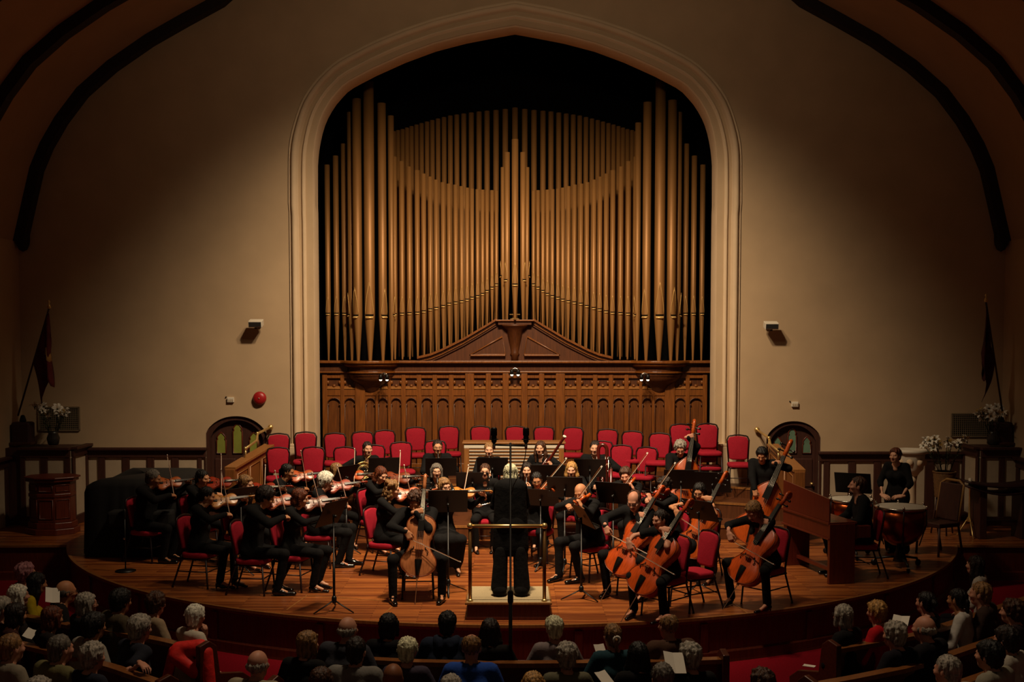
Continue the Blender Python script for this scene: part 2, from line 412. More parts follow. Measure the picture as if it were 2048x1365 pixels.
# ---------------- doors
M_GLASS = mat('green_leaded_glass', '7d8238', .35, var=.15, emit=.012)
M_GLASS2 = mat('teal_leaded_glass', '5c7560', .35, var=.15, emit=.010)
for i, d in enumerate(DOORS):
    x0, x1, zs, za = d; c = (x0+x1)/2; w = x1-x0
    N = 20; X = [x0+w*k/N for k in range(N+1)]
    pts = [Vector((x0, WY, -.05))] + [Vector((x, WY, door_top(d, x))) for x in X] + [Vector((x1, WY, -.05))]
    mb = MB(); mb.grid([pts, [p+Vector((0, .3, 0)) for p in pts]])
    o = struct('door_%d' % (i+1), mb, M_MOULD)
    ins = .045
    rows = []
    for (q, yy) in ((0, .1), (0, .02), (.075, .02), (.075, .1)):
        rows.append([Vector((c+(p.x-c)*(1-q*2/w), WY+yy+.02, p.z-(q if p.z > 0 else 0))) for p in pts])
    mb = MB(); mb.grid(rows, smooth=False); mb.build('door_frame', M_TRIM, o)
    poly = [(p.x, p.z) for p in pts]
    mb = MB(); mb.prism(poly, lambda u, v, t: Vector((u, t, v)), WY+.13, WY+.2); mb.build('door_leaf', M_TRIM, o)
    zt = zs + (za-zs)*.35
    gz0 = P(470, 908, WY).z
    for k, (ox, gh) in enumerate(((-.27, -.06), (0, .10), (.27, -.06))):
        cx = c + ox*w; hw = .066*w*1.1; zt2 = zt + gh - .06
        def lan(e): 
            r = [(cx-hw-e, gz0-e), (cx+hw+e, gz0-e), (cx+hw+e, zt2-.12)]
            r += [(cx+hw*.75+e, zt2-.10), (cx+hw*.9+e, zt2-.06), (cx+hw*.5+e, zt2-.015), (cx, zt2+.02+e), (cx-hw*.5-e, zt2-.015), (cx-hw*.9-e, zt2-.06), (cx-hw*.75-e, zt2-.10), (cx-hw-e, zt2-.12)]
            return r
        MB().prism(lan(.0), lambda u, v, t: Vector((u, t, v)), WY+.118, WY+.135).build('pane', M_GLASS if i == 0 else M_GLASS2, o)
        pl = [Vector((u, WY+.118, v)) for u, v in lan(.004)]
        MB().tube(pl, .012, 6, closed=True).build('pane_moulding', M_MAHO, o)
    for (ax, bx_) in ((-.38, -.04), (.04, .38)):
        for (q0, q1) in ((.1, .5), (.56, gz0-.1)):
            MB().bb(c+ax*w, c+bx_*w, WY+.112, WY+.14, q0, q1).build('door_panel', M_TRIM, o, .012)
    MB().lathe([(0, 0), (.012, 0), (.012, .03), (.03, .045), (.03, .06), (0, .075)], 12, (c+(.36 if i else .36)*w, WY+.12, .62), rot('X', math.pi/2)).build('door_knob', M_BRASS, o)
# ================================================================== the organ
OY = 22.1                                     # face of the organ case
organ = thing('pipe_organ', 'large pipe organ with gilded pipes above a carved oak case', 'organ', (XC, OY, P3Z))
bpy.context.view_layer.update()
OINV = organ.matrix_world.inverted()
def opart(mb, name, m, parent=None, bev=0, sub=False):
    mb.v = [tuple(OINV @ Vector(v)) for v in mb.v]
    return mb.build(name, m, parent or organ, bev)
PIPE_N = 0
def pipe(cx, cy, zt, zm, zf, r, ang=0., nseg=18, lip=True):
    """cx,cy plan position, zt top, zm mouth height, zf foot tip, ang = direction the mouth faces (0 = -y)"""
    mb = MB(); Mz = rot('Z', ang)
    mb.lathe([(r*.3, zf), (r*.34, zf+.02), (r*.98, zm-.03), (r, zm), (r, zt), (r*.9, zt), (r*.88, zt-.05)], nseg, (cx, cy, 0), Mz)
    p = opart(mb, 'pipe', M_PIPE)
    if not lip: return p
    fw = lambda u, o, z: Vector((cx, cy, 0)) + Mz @ Vector((u, -math.sqrt(max(0, r*r-u*u))-o, z))
    lw = r*.78; mh = max(.02, r*.36)
    m2 = MB()                                  # dark mouth slot
    m2.grid([[fw(u, .004, zm+z) for u in np.linspace(-lw, lw, 7)] for z in (0, mh)]); opart(m2, 'mouth', M_BLACK, p)
    m2 = MB()                                  # lower lip pressed forward, paler gilt as painted highlight
    rw = []
    for z, o, k in ((.0, .004, 1), (-mh*.35, .010+r*.10, 1), (-mh*.95, .016+r*.22, .95), (-mh*1.25, .012+r*.1, .8), (-mh*1.5, .0, .6)):
        rw.append([fw(u*k, o, zm+z) for u in np.linspace(-lw, lw, 7)])
    m2.grid(rw); opart(m2, 'lower_lip', M_PIPEL, p)
    m2 = MB(); hgt = r*6.2; rw = []             # leaf shaped flattened upper lip with a raised edge
    for t in np.linspace(0, 1, 9):
        ww = lw*(1-t**1.7)*1.02+.0005
        rw.append([fw(u*ww, .006+.004*abs(u), zm+mh+t*hgt) for u in np.linspace(-1, 1, 7)])
    m2.grid(rw); opart(m2, 'upper_lip', M_PIPE, p)
    ed = [fw(-lw*(1-t**1.7)*1.02, .008, zm+mh+t*hgt) for t in np.linspace(0, 1, 9)] + [fw(lw*(1-t**1.7)*1.02, .008, zm+mh+t*hgt) for t in np.linspace(1, 0, 9)[1:]]
    opart(MB().tube(ed, r*.055+.0015, 5), 'lip_edge', M_PIPEL, p)
    return p
def mx_(px): return 2060-px
CORN = P(1030, 722, OY).z
# back rank
offs = [0, 19.5, 38, 56, 72, 87.5, 102.5, 116.5, 129.5, 142, 154, 165.5, 176, 187, 197, 207, 216, 225, 234, 242]
tops = [216, 219, 221, 222.5, 224, 226, 228, 230, 232, 235, 238, 241, 244, 247, 250, 253, 256, 259, 261, 263]
YB = 23.1
for o_, t_ in zip(offs, tops):
    for s in ((1, -1) if o_ else (1,)):
        q = P(1030+s*o_, t_, YB); pipe(q.x, YB, q.z, 3.6, CORN+.05, .058-.015*o_/242, lip=False, nseg=12)
# pediment curve (half) in px on the case face
ped = [(835, 716.5), (862, 710), (884, 701), (906, 690), (928, 679), (950, 666), (972, 653), (993, 640)]
def ped_y(px):
    xs_ = [p[0] for p in ped]; ys_ = [p[1] for p in ped]
    return float(np.interp(px, [780]+xs_+[1030], [719]+ys_+[638]))
# front flats
fx = [788, 803, 818, 834, 847, 860, 872, 886, 898, 911, 923, 934, 944, 955, 965, 974, 984, 993]
ft = [314, 323, 334, 341, 348, 354, 360, 365, 368, 370, 373, 376, 378, 379, 380, 381, 381, 382]
fm = [629, 628, 627, 626, 623.5, 619.5, 616.6, 612.7, 608, 605.6, 603, 600, 596, 593, 588.5, 582.6, 576, 569.5]
YF = OY+.16
for i, (x, t, m) in enumerate(zip(fx, ft, fm)):
    r = (11.0 - 3.4*i/17)/2/104*.98
    for s in (0, 1):
        px = mx_(x) if s else x
        q = P(px, t, YF); pipe(q.x, YF, q.z, P(px, m, YF).z, P(px, min(ped_y(x)+3, 720), YF).z, r)
# round towers
def tower(cpx, lst, zfoot, rad, cy):
    c = P(cpx, 640, cy)
    for (ang, t, m, w) in lst:
        a = R(ang); x = c.x + rad*math.sin(a); y = cy - rad*math.cos(a)
        k = P(1024, 600, y); sc_ = F/y
        zt = P(1024, t, y).z; zm = P(1024, m, y).z
        pipe(x, y, zt, zm, zfoot, w/2/sc_, a, 22)
TL = [(0, 164, 633, 20.5), (-36, 198, 633, 17.5), (36, 207, 633, 16.5), (-74, 225, 631, 13.5), (74, 232, 631, 12)]
TR = [(0, 162, 633, 20.5), (36, 201, 633, 17.5), (-36, 205, 633, 16.5), (74, 225, 631, 13.5), (-74, 246, 631, 12)]
tower(745, TL, CORN-.02, .40, OY+.12); tower(mx_(747), TR, CORN-.02, .40, OY+.12)
for s in (0, 1):
    for (x, t, w) in ((654, 330, 10.5), (671, 312, 11), (687, 288, 11)):
        px = mx_(x) if s else x; q = P(px, t, YF+.1)
        pipe(q.x, YF+.1, q.z, P(px, 628, YF).z, CORN-.02, w/2/104, 0, 16)
ZPT = P(1030, 640, OY).z
tower(1030, [(0, 279, 570, 13), (-40, 305, 561, 11), (40, 305, 561, 11), (-78, 335, 553, 9), (78, 335, 553, 9)], ZPT-.01, .235, OY+.06)
# ---------------- oak case
zb0 = P3Z+.0
xl, xr = P(645, 800, OY).x, P(1414, 800, OY).x
cl, cr = P(634, 722, OY).x, P(1426, 722, OY).x
z_c1 = P(1030, 748, OY).z                     # underside of the cornice
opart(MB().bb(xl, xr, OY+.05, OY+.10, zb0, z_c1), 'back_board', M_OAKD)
def ledge(z0, z1, out, m, name, rad_):
    """cornice course that follows the two round towers"""
    pts = []
    def bulge(cx, rr):
        r_ = []
        for a in np.linspace(-80, 80, 17): r_.append(Vector((cx+rr*math.sin(R(a)), OY+.12-rr*math.cos(R(a)))))
        return r_
    tl, tr = P(741, 640, OY).x, P(mx_(741), 640, OY).x
    fy = OY-.04-out
    pts = [Vector((cl-out*.3, fy))] + [Vector((p.x, min(p.y, fy))) for p in bulge(tl, rad_+out)] + [Vector((p.x, min(p.y, fy))) for p in bulge(tr, rad_+out)] + [Vector((cr+out*.3, fy))]
    pts += [Vector((cr+out*.3, OY+.5)), Vector((cl-out*.3, OY+.5))]
    opart(MB().prism([(p.x, p.y) for p in pts], lambda u, v, t: Vector((u, v, t)), z0, z1), name, m, bev=.008)
h = CORN
ledge(h-.045, h, .10, M_OAK, 'cornice_top', .50)
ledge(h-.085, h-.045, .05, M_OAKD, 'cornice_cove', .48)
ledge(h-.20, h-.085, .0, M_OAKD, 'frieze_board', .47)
ledge(h-.235, h-.20, .03, M_OAK, 'frieze_bead', .47)
for s in (0, 1):                              # turned corbel under each tower
    px = mx_(741) if s else 741; c = P(px, 640, OY)
    mb = MB(); zt = h-.235
    mb.lathe([(.0, zt-.62), (.05, zt-.60), (.07, zt-.54), (.05, zt-.48), (.12, zt-.40), (.2, zt-.33), (.24, zt-.25), (.36, zt-.16), (.44, zt-.09), (.44, zt-.06), (.47, zt-.04), (.47, zt)], 28, (c.x, OY+.12, 0))
    opart(mb, 'corbel', M_OAKD)
    opart(MB().lathe([(.50, h-.12), (.535, h-.10), (.56, h-.085), (.56, h-.045), (.54, h-.03), (.3, h-.028)], 40, (c.x, OY+.12, 0)), 'tower_ledge', M_OAK)
# bays of the case: px centres of the panels
cent = [668, 700, 741, 766, 792.5, 822.6, 854, 886, 919, 960, 993.6, 1030]
wid = [26, 22, 20, 20, 21, 22, 22, 23, 23, 23, 23, 25]
bays = [(c, w) for c, w in zip(cent, wid)] + [(mx_(c), w) for c, w in zip(cent[:-1], wid[:-1])]
bays.sort()
zf1, zf0 = P(1030, 757, OY).z, P(1030, 778, OY).z          # frieze panel opening
zl1 = P(1030, 792, OY).z; zl0 = zb0+.16
bx_ = [(P(c-w/2, 800, OY).x, P(c+w/2, 800, OY).x) for c, w in bays]
edges_ = [xl] + [v for b in bx_ for v in b] + [xr]
for a, b in zip(edges_[0::2], edges_[1::2]):
    wdt = b-a; pr = .075 if wdt > .1 else .045
    opart(MB().bb(a, b, OY-pr+.02, OY+.06, zb0, h-.235), 'stile', M_OAK, bev=.010)
opart(MB().bb(xl, xr, OY-.015, OY+.06, zf1, h-.235), 'rail', M_OAK, bev=.006)
opart(MB().bb(xl, xr, OY-.02, OY+.06, zl1, zf0), 'rail', M_OAK, bev=.006)
opart(MB().bb(xl, xr, OY-.03, OY+.06, zb0, zl0), 'rail', M_OAK, bev=.006)
for a, b in bx_:
    c = (a+b)/2; hw = (b-a)/2
    # tall panel with a cusped pointed head
    opart(MB().bb(a, b, OY+.035, OY+.048, zl0, zl1), 'panel', M_OAKSH)
    zs = zl1-.16; hd = []
    for t in np.linspace(0, 1, 9):
        hd.append((c-hw+hw*(1-math.cos(t*math.pi/2)), zs+.115*math.sin(t*math.pi/2)))
    left = [(a, zl1), (a, zs)] + hd + [(c, zl1)]
    for k in (1, -1):
        pl = left if k == 1 else [(2*c-u, v) for u, v in left]
        opart(MB().prism(pl, lambda u, v, t: Vector((u, t, v)), OY-.005, OY+.035), 'arch_spandrel', M_OAK)
        opart(MB().lathe([(0, -.02), (.02, 0), (.012, .02), (0, .03)], 8, (c-k*(hw-.018), OY+.0, zs-.02)), 'cusp', M_OAKD)
    tp = [Vector((c-hw+.008, OY-.008, zl0)), Vector((c-hw+.008, OY-.008, zs))] + [Vector((u, OY-.008, v)) for u, v in hd] + [Vector((2*c-u, OY-.008, v)) for u, v in reversed(hd)] + [Vector((c+hw-.008, OY-.008, zl0))]
    opart(MB().tube(tp, .009, 5), 'arch_bead', M_OAKD)
    # small carved square with quatrefoil hollows and a sloping sill, paler oak as painted highlight
    opart(MB().bb(a, b, OY+.035, OY+.05, zf0, zf1), 'frieze_panel', M_OAKD)
    mb = MB(); mb.add([(a, OY-.035, zf0-.004), (b, OY-.035, zf0-.004), (b, OY+.035, zf0+.045), (a, OY+.035, zf0+.045)], [(0, 1, 2, 3)])
    opart(mb, 'sill', M_LOAK)
    zc = (zf0+zf1)/2+.02
    for k in (1, -1):
        opart(MB().lathe([(0, -.04), (.022, -.03), (.03, 0), (.022, .03), (0, .04)], 8, (c-k*(hw-.012), OY+.01, zc)), 'quatrefoil_cusp', M_OAK)
    opart(MB().lathe([(0, -.03), (.03, -.02), (.035, 0), (.03, .02), (0, .03)], 8, (c, OY+.03, zf0+.055)), 'quatrefoil_cusp', M_OAK)
# pediment
pl = [P(x, y, OY) for x, y in ped]; pl = [Vector((p.x, 0, p.z)) for p in pl]
full = [(p.x, p.z) for p in pl] + [(2*XC-p.x, p.z) for p in reversed(pl)]
base = [(full[0][0]-.02, CORN-.01)] + full + [(full[-1][0]+.02, CORN-.01)]
opart(MB().prism(base, lambda u, v, t: Vector((u, t, v)), OY+.02, OY+.10), 'pediment_board', M_OAKD)
nf = len(full); path = [Vector((u, 0, v)) for u, v in full]
def course(off0, off1, y0, m, nm):
    for half_ in (0, 1):
        q = pl if not half_ else [Vector((2*XC-p.x, 0, p.z)) for p in pl]
        rw = []
        for (o_, yy) in ((off0, .05), (off0, y0), (off1, y0), (off1, .05)):
            rw.append([Vector((p.x, OY+yy, max(p.z+o_, CORN-.012))) for p in q])
        mb = MB(); mb.grid(rw, smooth=False); opart(mb, nm, m)
course(.03, -.015, -.10, M_OAK, 'pediment_moulding'); course(-.015, -.05, -.06, M_OAKD, 'pediment_moulding')
course(-.06, -.085, -.045, M_OAK, 'pediment_moulding'); course(-.10, -.125, -.02, M_OAKD, 'pediment_moulding')
xt = pl[-1].x
opart(MB().bb(xt-.02, 2*XC-xt+.02, OY-.14, OY+.35, ZPT-.03, ZPT+.0), 'tower_shelf', M_OAK, bev=.006)
opart(MB().bb(xt+.03, 2*XC-xt-.03, OY-.10, OY+.1, ZPT-.10, ZPT-.03), 'tower_shelf', M_OAKD, bev=.006)
mb = MB(); mb.lathe([(.07, CORN), (.07, CORN+.1), (.09, CORN+.12), (.07, CORN+.16), (.1, CORN+.3), (.16, ZPT-.2), (.24, ZPT-.13), (.27, ZPT-.1)], 16, (XC, OY+.02, 0)); opart(mb, 'bracket', M_OAKD)
for s in (1, -1):                             # triangular sunk panels
    q = [(s*.18, CORN+.12), (s*.85, CORN+.12), (s*.24, CORN+.46)]
    tri = [Vector((XC+u, OY+.01, v)) for u, v in q]
    opart(MB().tube(tri, .022, 6, closed=True), 'panel_moulding', M_OAK)
    opart(MB().bb(XC+min(s*.18, s*.85), XC+max(s*.18, s*.85), OY-.06, OY+.03, CORN+.09, CORN+.115), 'panel_sill', M_OAK, bev=.005)
# small ornament on top of the pediment shelf
crest = thing('brass_lamp', 'small brass lamp on the organ pediment shelf', 'lamp', (XC, OY-.06, ZPT))
MB().lathe([(.09, 0), (.09, .02), (.05, .03), (.02, .05), (.02, .09)], 14).build('base', M_BRASS, crest)
MB().tube([(-.1, 0, .1), (.1, 0, .1)], .012, 8).build('arm', M_BRASS, crest)
MB().lathe([(.0, .09), (.03, .1), (.035, .13), (.015, .16), (0, .17)], 12).build('lamp_body', M_BLK, crest)
# twin spotlights under the cornice
M_BULB = mat('lamp_glow', 'fff0d0', .4, emit=3.5, var=.0)
for px, py, lab in ((768, 752, 'twin-headed chrome spotlight on the left organ corbel'), (1030, 742, 'twin-headed chrome spotlight on the middle of the organ frieze'), (1289, 752, 'twin-headed chrome spotlight on the right organ corbel')):
    y = OY-.12 if px == 1030 else OY-.40
    p = P(px, py, y); t = thing('twin_spotlight', lab, 'spotlight', p, 0, 'organ spotlights')
    MB().lathe([(.035, 0), (.035, .04), (.0, .05)], 12, (0, .10, .02), rot('X', math.pi/2)).build('mount', M_CHROME, t)
    MB().tube([(-.055, -.02, -.03), (-.05, -.02, .03), (0, .0, .055), (.05, -.02, .03), (.055, -.02, -.03)], .012, 8).build('arm', M_CHROME, t)
    MB().bb(-.015, .015, 0, .13, .0, .03).build('bracket', M_BLK, t)
    for sx in (-1, 1):
        hd = MB().lathe([(.018, .05), (.036, .02), (.04, -.05), (.034, -.052)], 12, (sx*.06, -.03, -.02)).build('lamp_head', M_BLK, t)
        MB().lathe([(0, -.05), (.031, -.05), (.02, -.075), (0, -.08)], 12, (sx*.06, -.03, -.02)).build('bulb', M_BULB, hd)
# radiator cover with pale louvres behind the winds
ry = 19.95
a, b = P(928, 885, ry), P(1128, 885, ry)
rad = thing('louvred_cabinet', 'light oak cabinet with pale horizontal louvres behind the woodwinds', 'cabinet', ((a.x+b.x)/2, ry, P2Z))
w_ = b.x-a.x; zt = a.z-P2Z; z_b = P(1000, 985, ry).z-P2Z
MB().bb(-w_/2, w_/2, 0, .4, min(z_b, 0), zt-.03).build('carcass', M_LOAK, rad)
MB().bb(-w_/2-.03, w_/2+.03, -.03, .42, zt-.03, zt).build('top', M_LOAK, rad, .006)
MB().bb(-w_/2, w_/2, -.012, 0, zt-.105, zt-.05).build('pale_rail', M_WHITE, rad, .004)
for s in (-1, 1): MB().bb(s*(w_/2-.09), s*w_/2, -.02, .02, min(z_b, 0), zt-.11).build('stile', M_LOAK, rad, .004)
n = 14; z1 = zt-.15; z0 = min(z_b, 0)+.05
for k in range(n):
    z = z0+(z1-z0)*k/(n-1)
    MB().box((0, -.012, z), (w_-.18, .012, .020), rot('X', R(25))).build('slat', M_WHITE, rad)
# ================================================================== things on the walls
for px, py, lab in ((512, 647, 'small grey loudspeaker on a bracket, left of the arch'), (1542, 651, 'small grey loudspeaker on a bracket, right of the arch')):
    p = P(px, py, WY-.22); t = thing('wall_speaker', lab, 'speaker', (p.x, WY-.22, p.z))
    s = 1 if px < 1030 else -1
    b = MB().box((0, 0, 0), (.24, .17, .115), rot('X', R(14))).build('housing', M_WHITE, t, .01)
    MB().box((0, -.082, -.022), (.21, .012, .08), rot('X', R(14))).build('grille', mat('dark_grille', '1b1917', .7), t)
    MB().tube([(0, .21, -.03), (0, .1, -.06), (0, .0, -.06)], .016, 8).build('bracket', M_BLK, t)
    MB().box((0, .205, -.03), (.08, .02, .1)).build('wall_plate', M_BLK, t)
    MB().lathe([(.03, -.1), (.03, -.05)], 10).build('swivel', M_BLK, t)
p = P(519, 797, WY-.05); t = thing('fire_alarm_bell', 'round red alarm bell on the wall above the left door', 'alarm bell', (p.x, WY, p.z))
MB().lathe([(0, .10), (.05, .098), (.09, .085), (.115, .06), (.12, .03), (.115, .022)], 28, (0, 0, 0), rot('X', math.pi/2)).build('gong', mat('alarm_red', '96171a', .4), t)
MB().lathe([(.09, 0), (.09, .03)], 20, (0, 0, 0), rot('X', math.pi/2)).build('back_box', mat('alarm_red', '96171a'), t)
MB().lathe([(0, .11), (.012, .108), (.014, .095)], 10, (0, 0, 0), rot('X', math.pi/2)).build('bolt', M_CHROME, t)
for px, py, lab in ((462, 800, 'small white electrical box above the left arched door'), (1589, 809, 'small white electrical box above the right arched door')):
    p = P(px, py, WY); t = thing('wall_box', lab, 'wall box', (p.x, WY, p.z))
    MB().bb(-.06, .06, -.045, 0, -.045, .045).build('case', M_WHITE, t, .006)
    for k in (-1, 0, 1): MB().bb(k*.035-.014, k*.035+.014, -.05, -.044, -.03, .012).build('button', M_PANELW, t, .002)
    MB().lathe([(.0, .0), (.012, .0), (.012, .02), (0, .025)], 8, (-.085, -.0, .05), rot('X', math.pi/2)).build('sensor', M_BLK, t)
for (x0, x1, y0, y1, lab) in ((78, 160, 815, 861, 'dark square-mesh vent grille above the left ledge'), (1903, 1992, 828, 873, 'dark square-mesh vent grille above the right ledge')):
    a, b = P(x0, y0, WY), P(x1, y1, WY); t = thing('vent_grille', lab, 'vent', ((a.x+b.x)/2, WY, (a.z+b.z)/2))
    w = b.x-a.x; hh = a.z-b.z
    MB().bb(-w/2, w/2, -.006, 0, -hh/2, hh/2).build('backing', M_BLACK, t)
    m_g = mat('vent_paint', '7b6a52', .7)
    for s in (-1, 1):
        MB().bb(-w/2, w/2, -.03, 0, s*hh/2-.012, s*hh/2+.012).build('frame', m_g, t); MB().bb(s*w/2-.012, s*w/2+.012, -.03, 0, -hh/2, hh/2).build('frame', m_g, t)
    mb = MB()
    for k in range(1, 22): x = -w/2+w*k/22; mb.bb(x-.004, x+.004, -.018, -.006, -hh/2, hh/2)
    for k in range(1, 12): z = -hh/2+hh*k/12; mb.bb(-w/2, w/2, -.02, -.008, z-.004, z+.004)
    tag(mb.build('mesh_bars', m_g, t), kind='stuff')
# stair walls with brass rails
def stair(name, lab, pa, pb, y0, y1, zt_a, zt_b, rail, rl):
    pass
M_RAILW = wood('rail_oak', '7a4a22', rough=.4, var=.2)
def balustrade(lab, x0, x1, y0, y1, h0, h1, railpts, flip):
    """oak stair wall running in depth from (x0,y0) to (x1,y1) with a sloping cap"""
    t = thing('stair_wall', lab, 'stair wall', (x0, y0, 0))
    d = Vector((x1-x0, y1-y0)); L = d.length; ang = math.atan2(d.y, d.x); Mz = Matrix.Rotation(ang, 3, 'Z')
    f = lambda u, v, w: Mz @ Vector((u, w, v))
    MB().prism([(0, 0), (L, 0), (L, h1), (0, h0)], f, -.06, .06).build('side', M_RAILW, t)
    MB().prism([(-.03, h0-.0), (L, h1), (L, h1+.045), (-.03, h0+.045)], f, -.10, .10).build('cap', M_LOAK, t, .006)
    for k in range(3):
        u0, u1 = L*(.07+k*.31), L*(.07+k*.31+.25); hh = lambda u: h0+(h1-h0)*u/L
        for w in (-.062, .062):
            MB().tube([f(u0, .15, w), f(u1, .15, w), f(u1, hh(u1)-.1, w), f(u0, hh(u0)-.1, w)], .014, 5, closed=True).build('panel_moulding', M_LOAK, t)
    MB().bb(-.08, .08, -.08, .08, 0, h0+.01).build('newel_post', M_RAILW, t, .006)
    return t
a = P(462, 940, 18.3); b = P(540, 893, 19.9)
balustrade('oak stair wall with sloping cap beside the left door', a.x, b.x, 18.3, 19.9, a.z, b.z, None, 1)
a2 = P(1598, 945, 18.3); b2 = P(1545, 893, 19.9)
balustrade('oak stair wall with sloping cap beside the right door', a2.x, b2.x, 18.3, 19.9, a2.z, b2.z, None, -1)
def brass_rail(lab, pts, posts, foot):
    t = thing('brass_handrail', lab, 'handrail', pts[-1])
    q = [Vector(p)-Vector(pts[-1]) for p in pts]
    MB().tube(q, .022, 10).build('rail', M_BRASS, t)
    MB().lathe([(0, -.02), (.045, -.02), (.05, 0), (.035, .03), (0, .035)], 14, q[0], rot('X', math.pi/2)).build('wall_flange', M_BRASS, t)
    for k, i in enumerate(posts):
        MB().tube([q[i], q[i]-Vector((0, 0, foot[k]))], .016, 8).build('post', M_BRASS, t)
        MB().lathe([(0, -.03), (.028, -.015), (.03, .01), (.02, .03), (0, .035)], 12, q[i]).build('ball', M_BRASS, t)
brass_rail('brass handrail with posts on the left stair wall', [P(541, 855, WY-.06), P(515, 868, 19.8), P(513, 882, 19.7), P(491, 898, 18.9)], (1, 3), (.25, .2))
brass_rail('brass handrail with posts on the right stair wall', [P(1514, 860, WY-.06), P(1538, 877, 19.8), P(1541, 890, 19.7), P(1557, 903, 18.9)], (1, 3), (.25, .2))
# flags leaning out of the corner ledges
def flag(lab, pxa, pxb, yb, col1, col2, sgn, tip_w):
    a = P(*pxa, PIERY+.25); b = P(*pxb, PIERY-.15); t = thing('flag', lab, 'flag', a)
    q = b-a
    MB().tube([Vector((0, 0, 0)), q], .016, 8).build('pole', M_TRIM, t)
    MB().lathe([(.016, 0), (.035, .02), (.03, .05), (.01, .09), (.025, .12), (0, .16)], 10, q).build('finial', M_BRASS, t)
    rows = []; n = 14
    d = q.normalized()
    for i in range(n+1):                       # cloth gathered on the pole, hanging straight down
        u = i/n; top = q*(.97-.40*u*0) ; r = []
        s = q*(.96-.46*u*u)
        for j in range(12):
            v = j/11; drop = v*(1.05+.35*math.sin(u*3.1))*(1-.25*u)
            wob = .05*math.sin(u*13+v*4)*(.3+v)
            x = s.x + sgn*(.02+.06*u*v) + wob*.6 + sgn*.10*v*u
            r.append(Vector((x, s.y-.03+.07*math.sin(u*17+v*2)*(.4+v), s.z-drop*(.75+.25*math.sin(u*7)))))
        rows.append(r)
    m1, m2 = mat('flag_'+col1, col1, .85, var=.35, scale=3.5), mat('flag_'+col2, col2, .85)
    mb = MB(); mb.grid(rows); o = mb.build('cloth', m1, t)
    md = o.modifiers.new('thick', 'SOLIDIFY'); md.thickness = .006
    mb = MB(); mb.grid([[p+Vector((0, -.008, 0)) for p in r[5:8]] for r in rows[3:9]]); o2 = mb.build('emblem', m2, o); md = o2.modifiers.new('thick', 'SOLIDIFY'); md.thickness = .005
    return t
flag('dark red flag with a pale emblem hanging from a pole on the left ledge', (36, 832), (98, 618), 0, '5a1016', 'b08a50', 1, 1)
flag('plain dark red flag hanging from a pole on the right ledge', (2006, 832), (1972, 605), 0, '421018', '5a2020', -1, 1)
# ================================================================== chairs, stands, instruments
def mesh_of(mb, name, m):
    import bmesh
    me = mb.mesh(name, m); b = bmesh.new(); b.from_mesh(me); bmesh.ops.recalc_face_normals(b, faces=b.faces); b.to_mesh(me); b.free(); return me
def copies(parts, parent):
    """parts: list of (name, mesh, [subparts])"""
    for nm, me, subs in parts:
        o = place(me, nm, parent)
        for n2, m2 in subs: place(m2, n2, o)
def soft_slab(outline, t0, t1, fn, edge=.02):
    """cushion: outline scaled in at both faces"""
    mb = MB(); c = Vector((sum(p[0] for p in outline)/len(outline), sum(p[1] for p in outline)/len(outline)))
    rows = []
    for (t, k) in ((t0, .90), (t0+(t1-t0)*.08, .965), (t0+(t1-t0)*.3, 1), (t0+(t1-t0)*.7, 1), (t0+(t1-t0)*.92, .965), (t1, .90)):
        rows.append([fn(c.x+(u-c.x)*k, c.y+(v-c.y)*k, t) for u, v in outline])
    mb.grid(rows, close=True)
    n = len(outline)
    for r, k in ((rows[0], 0), (rows[-1], (len(rows)-1)*n)):
        ctr = fn(c.x, c.y, t0-.008 if k == 0 else t1+.008)
        o = len(mb.v); mb.v.append(tuple(ctr))
        for j in range(n): mb.f.append((k+j, k+(j+1) % n, o)); mb.mi.append(0); mb.sm.append(True)
    return mb
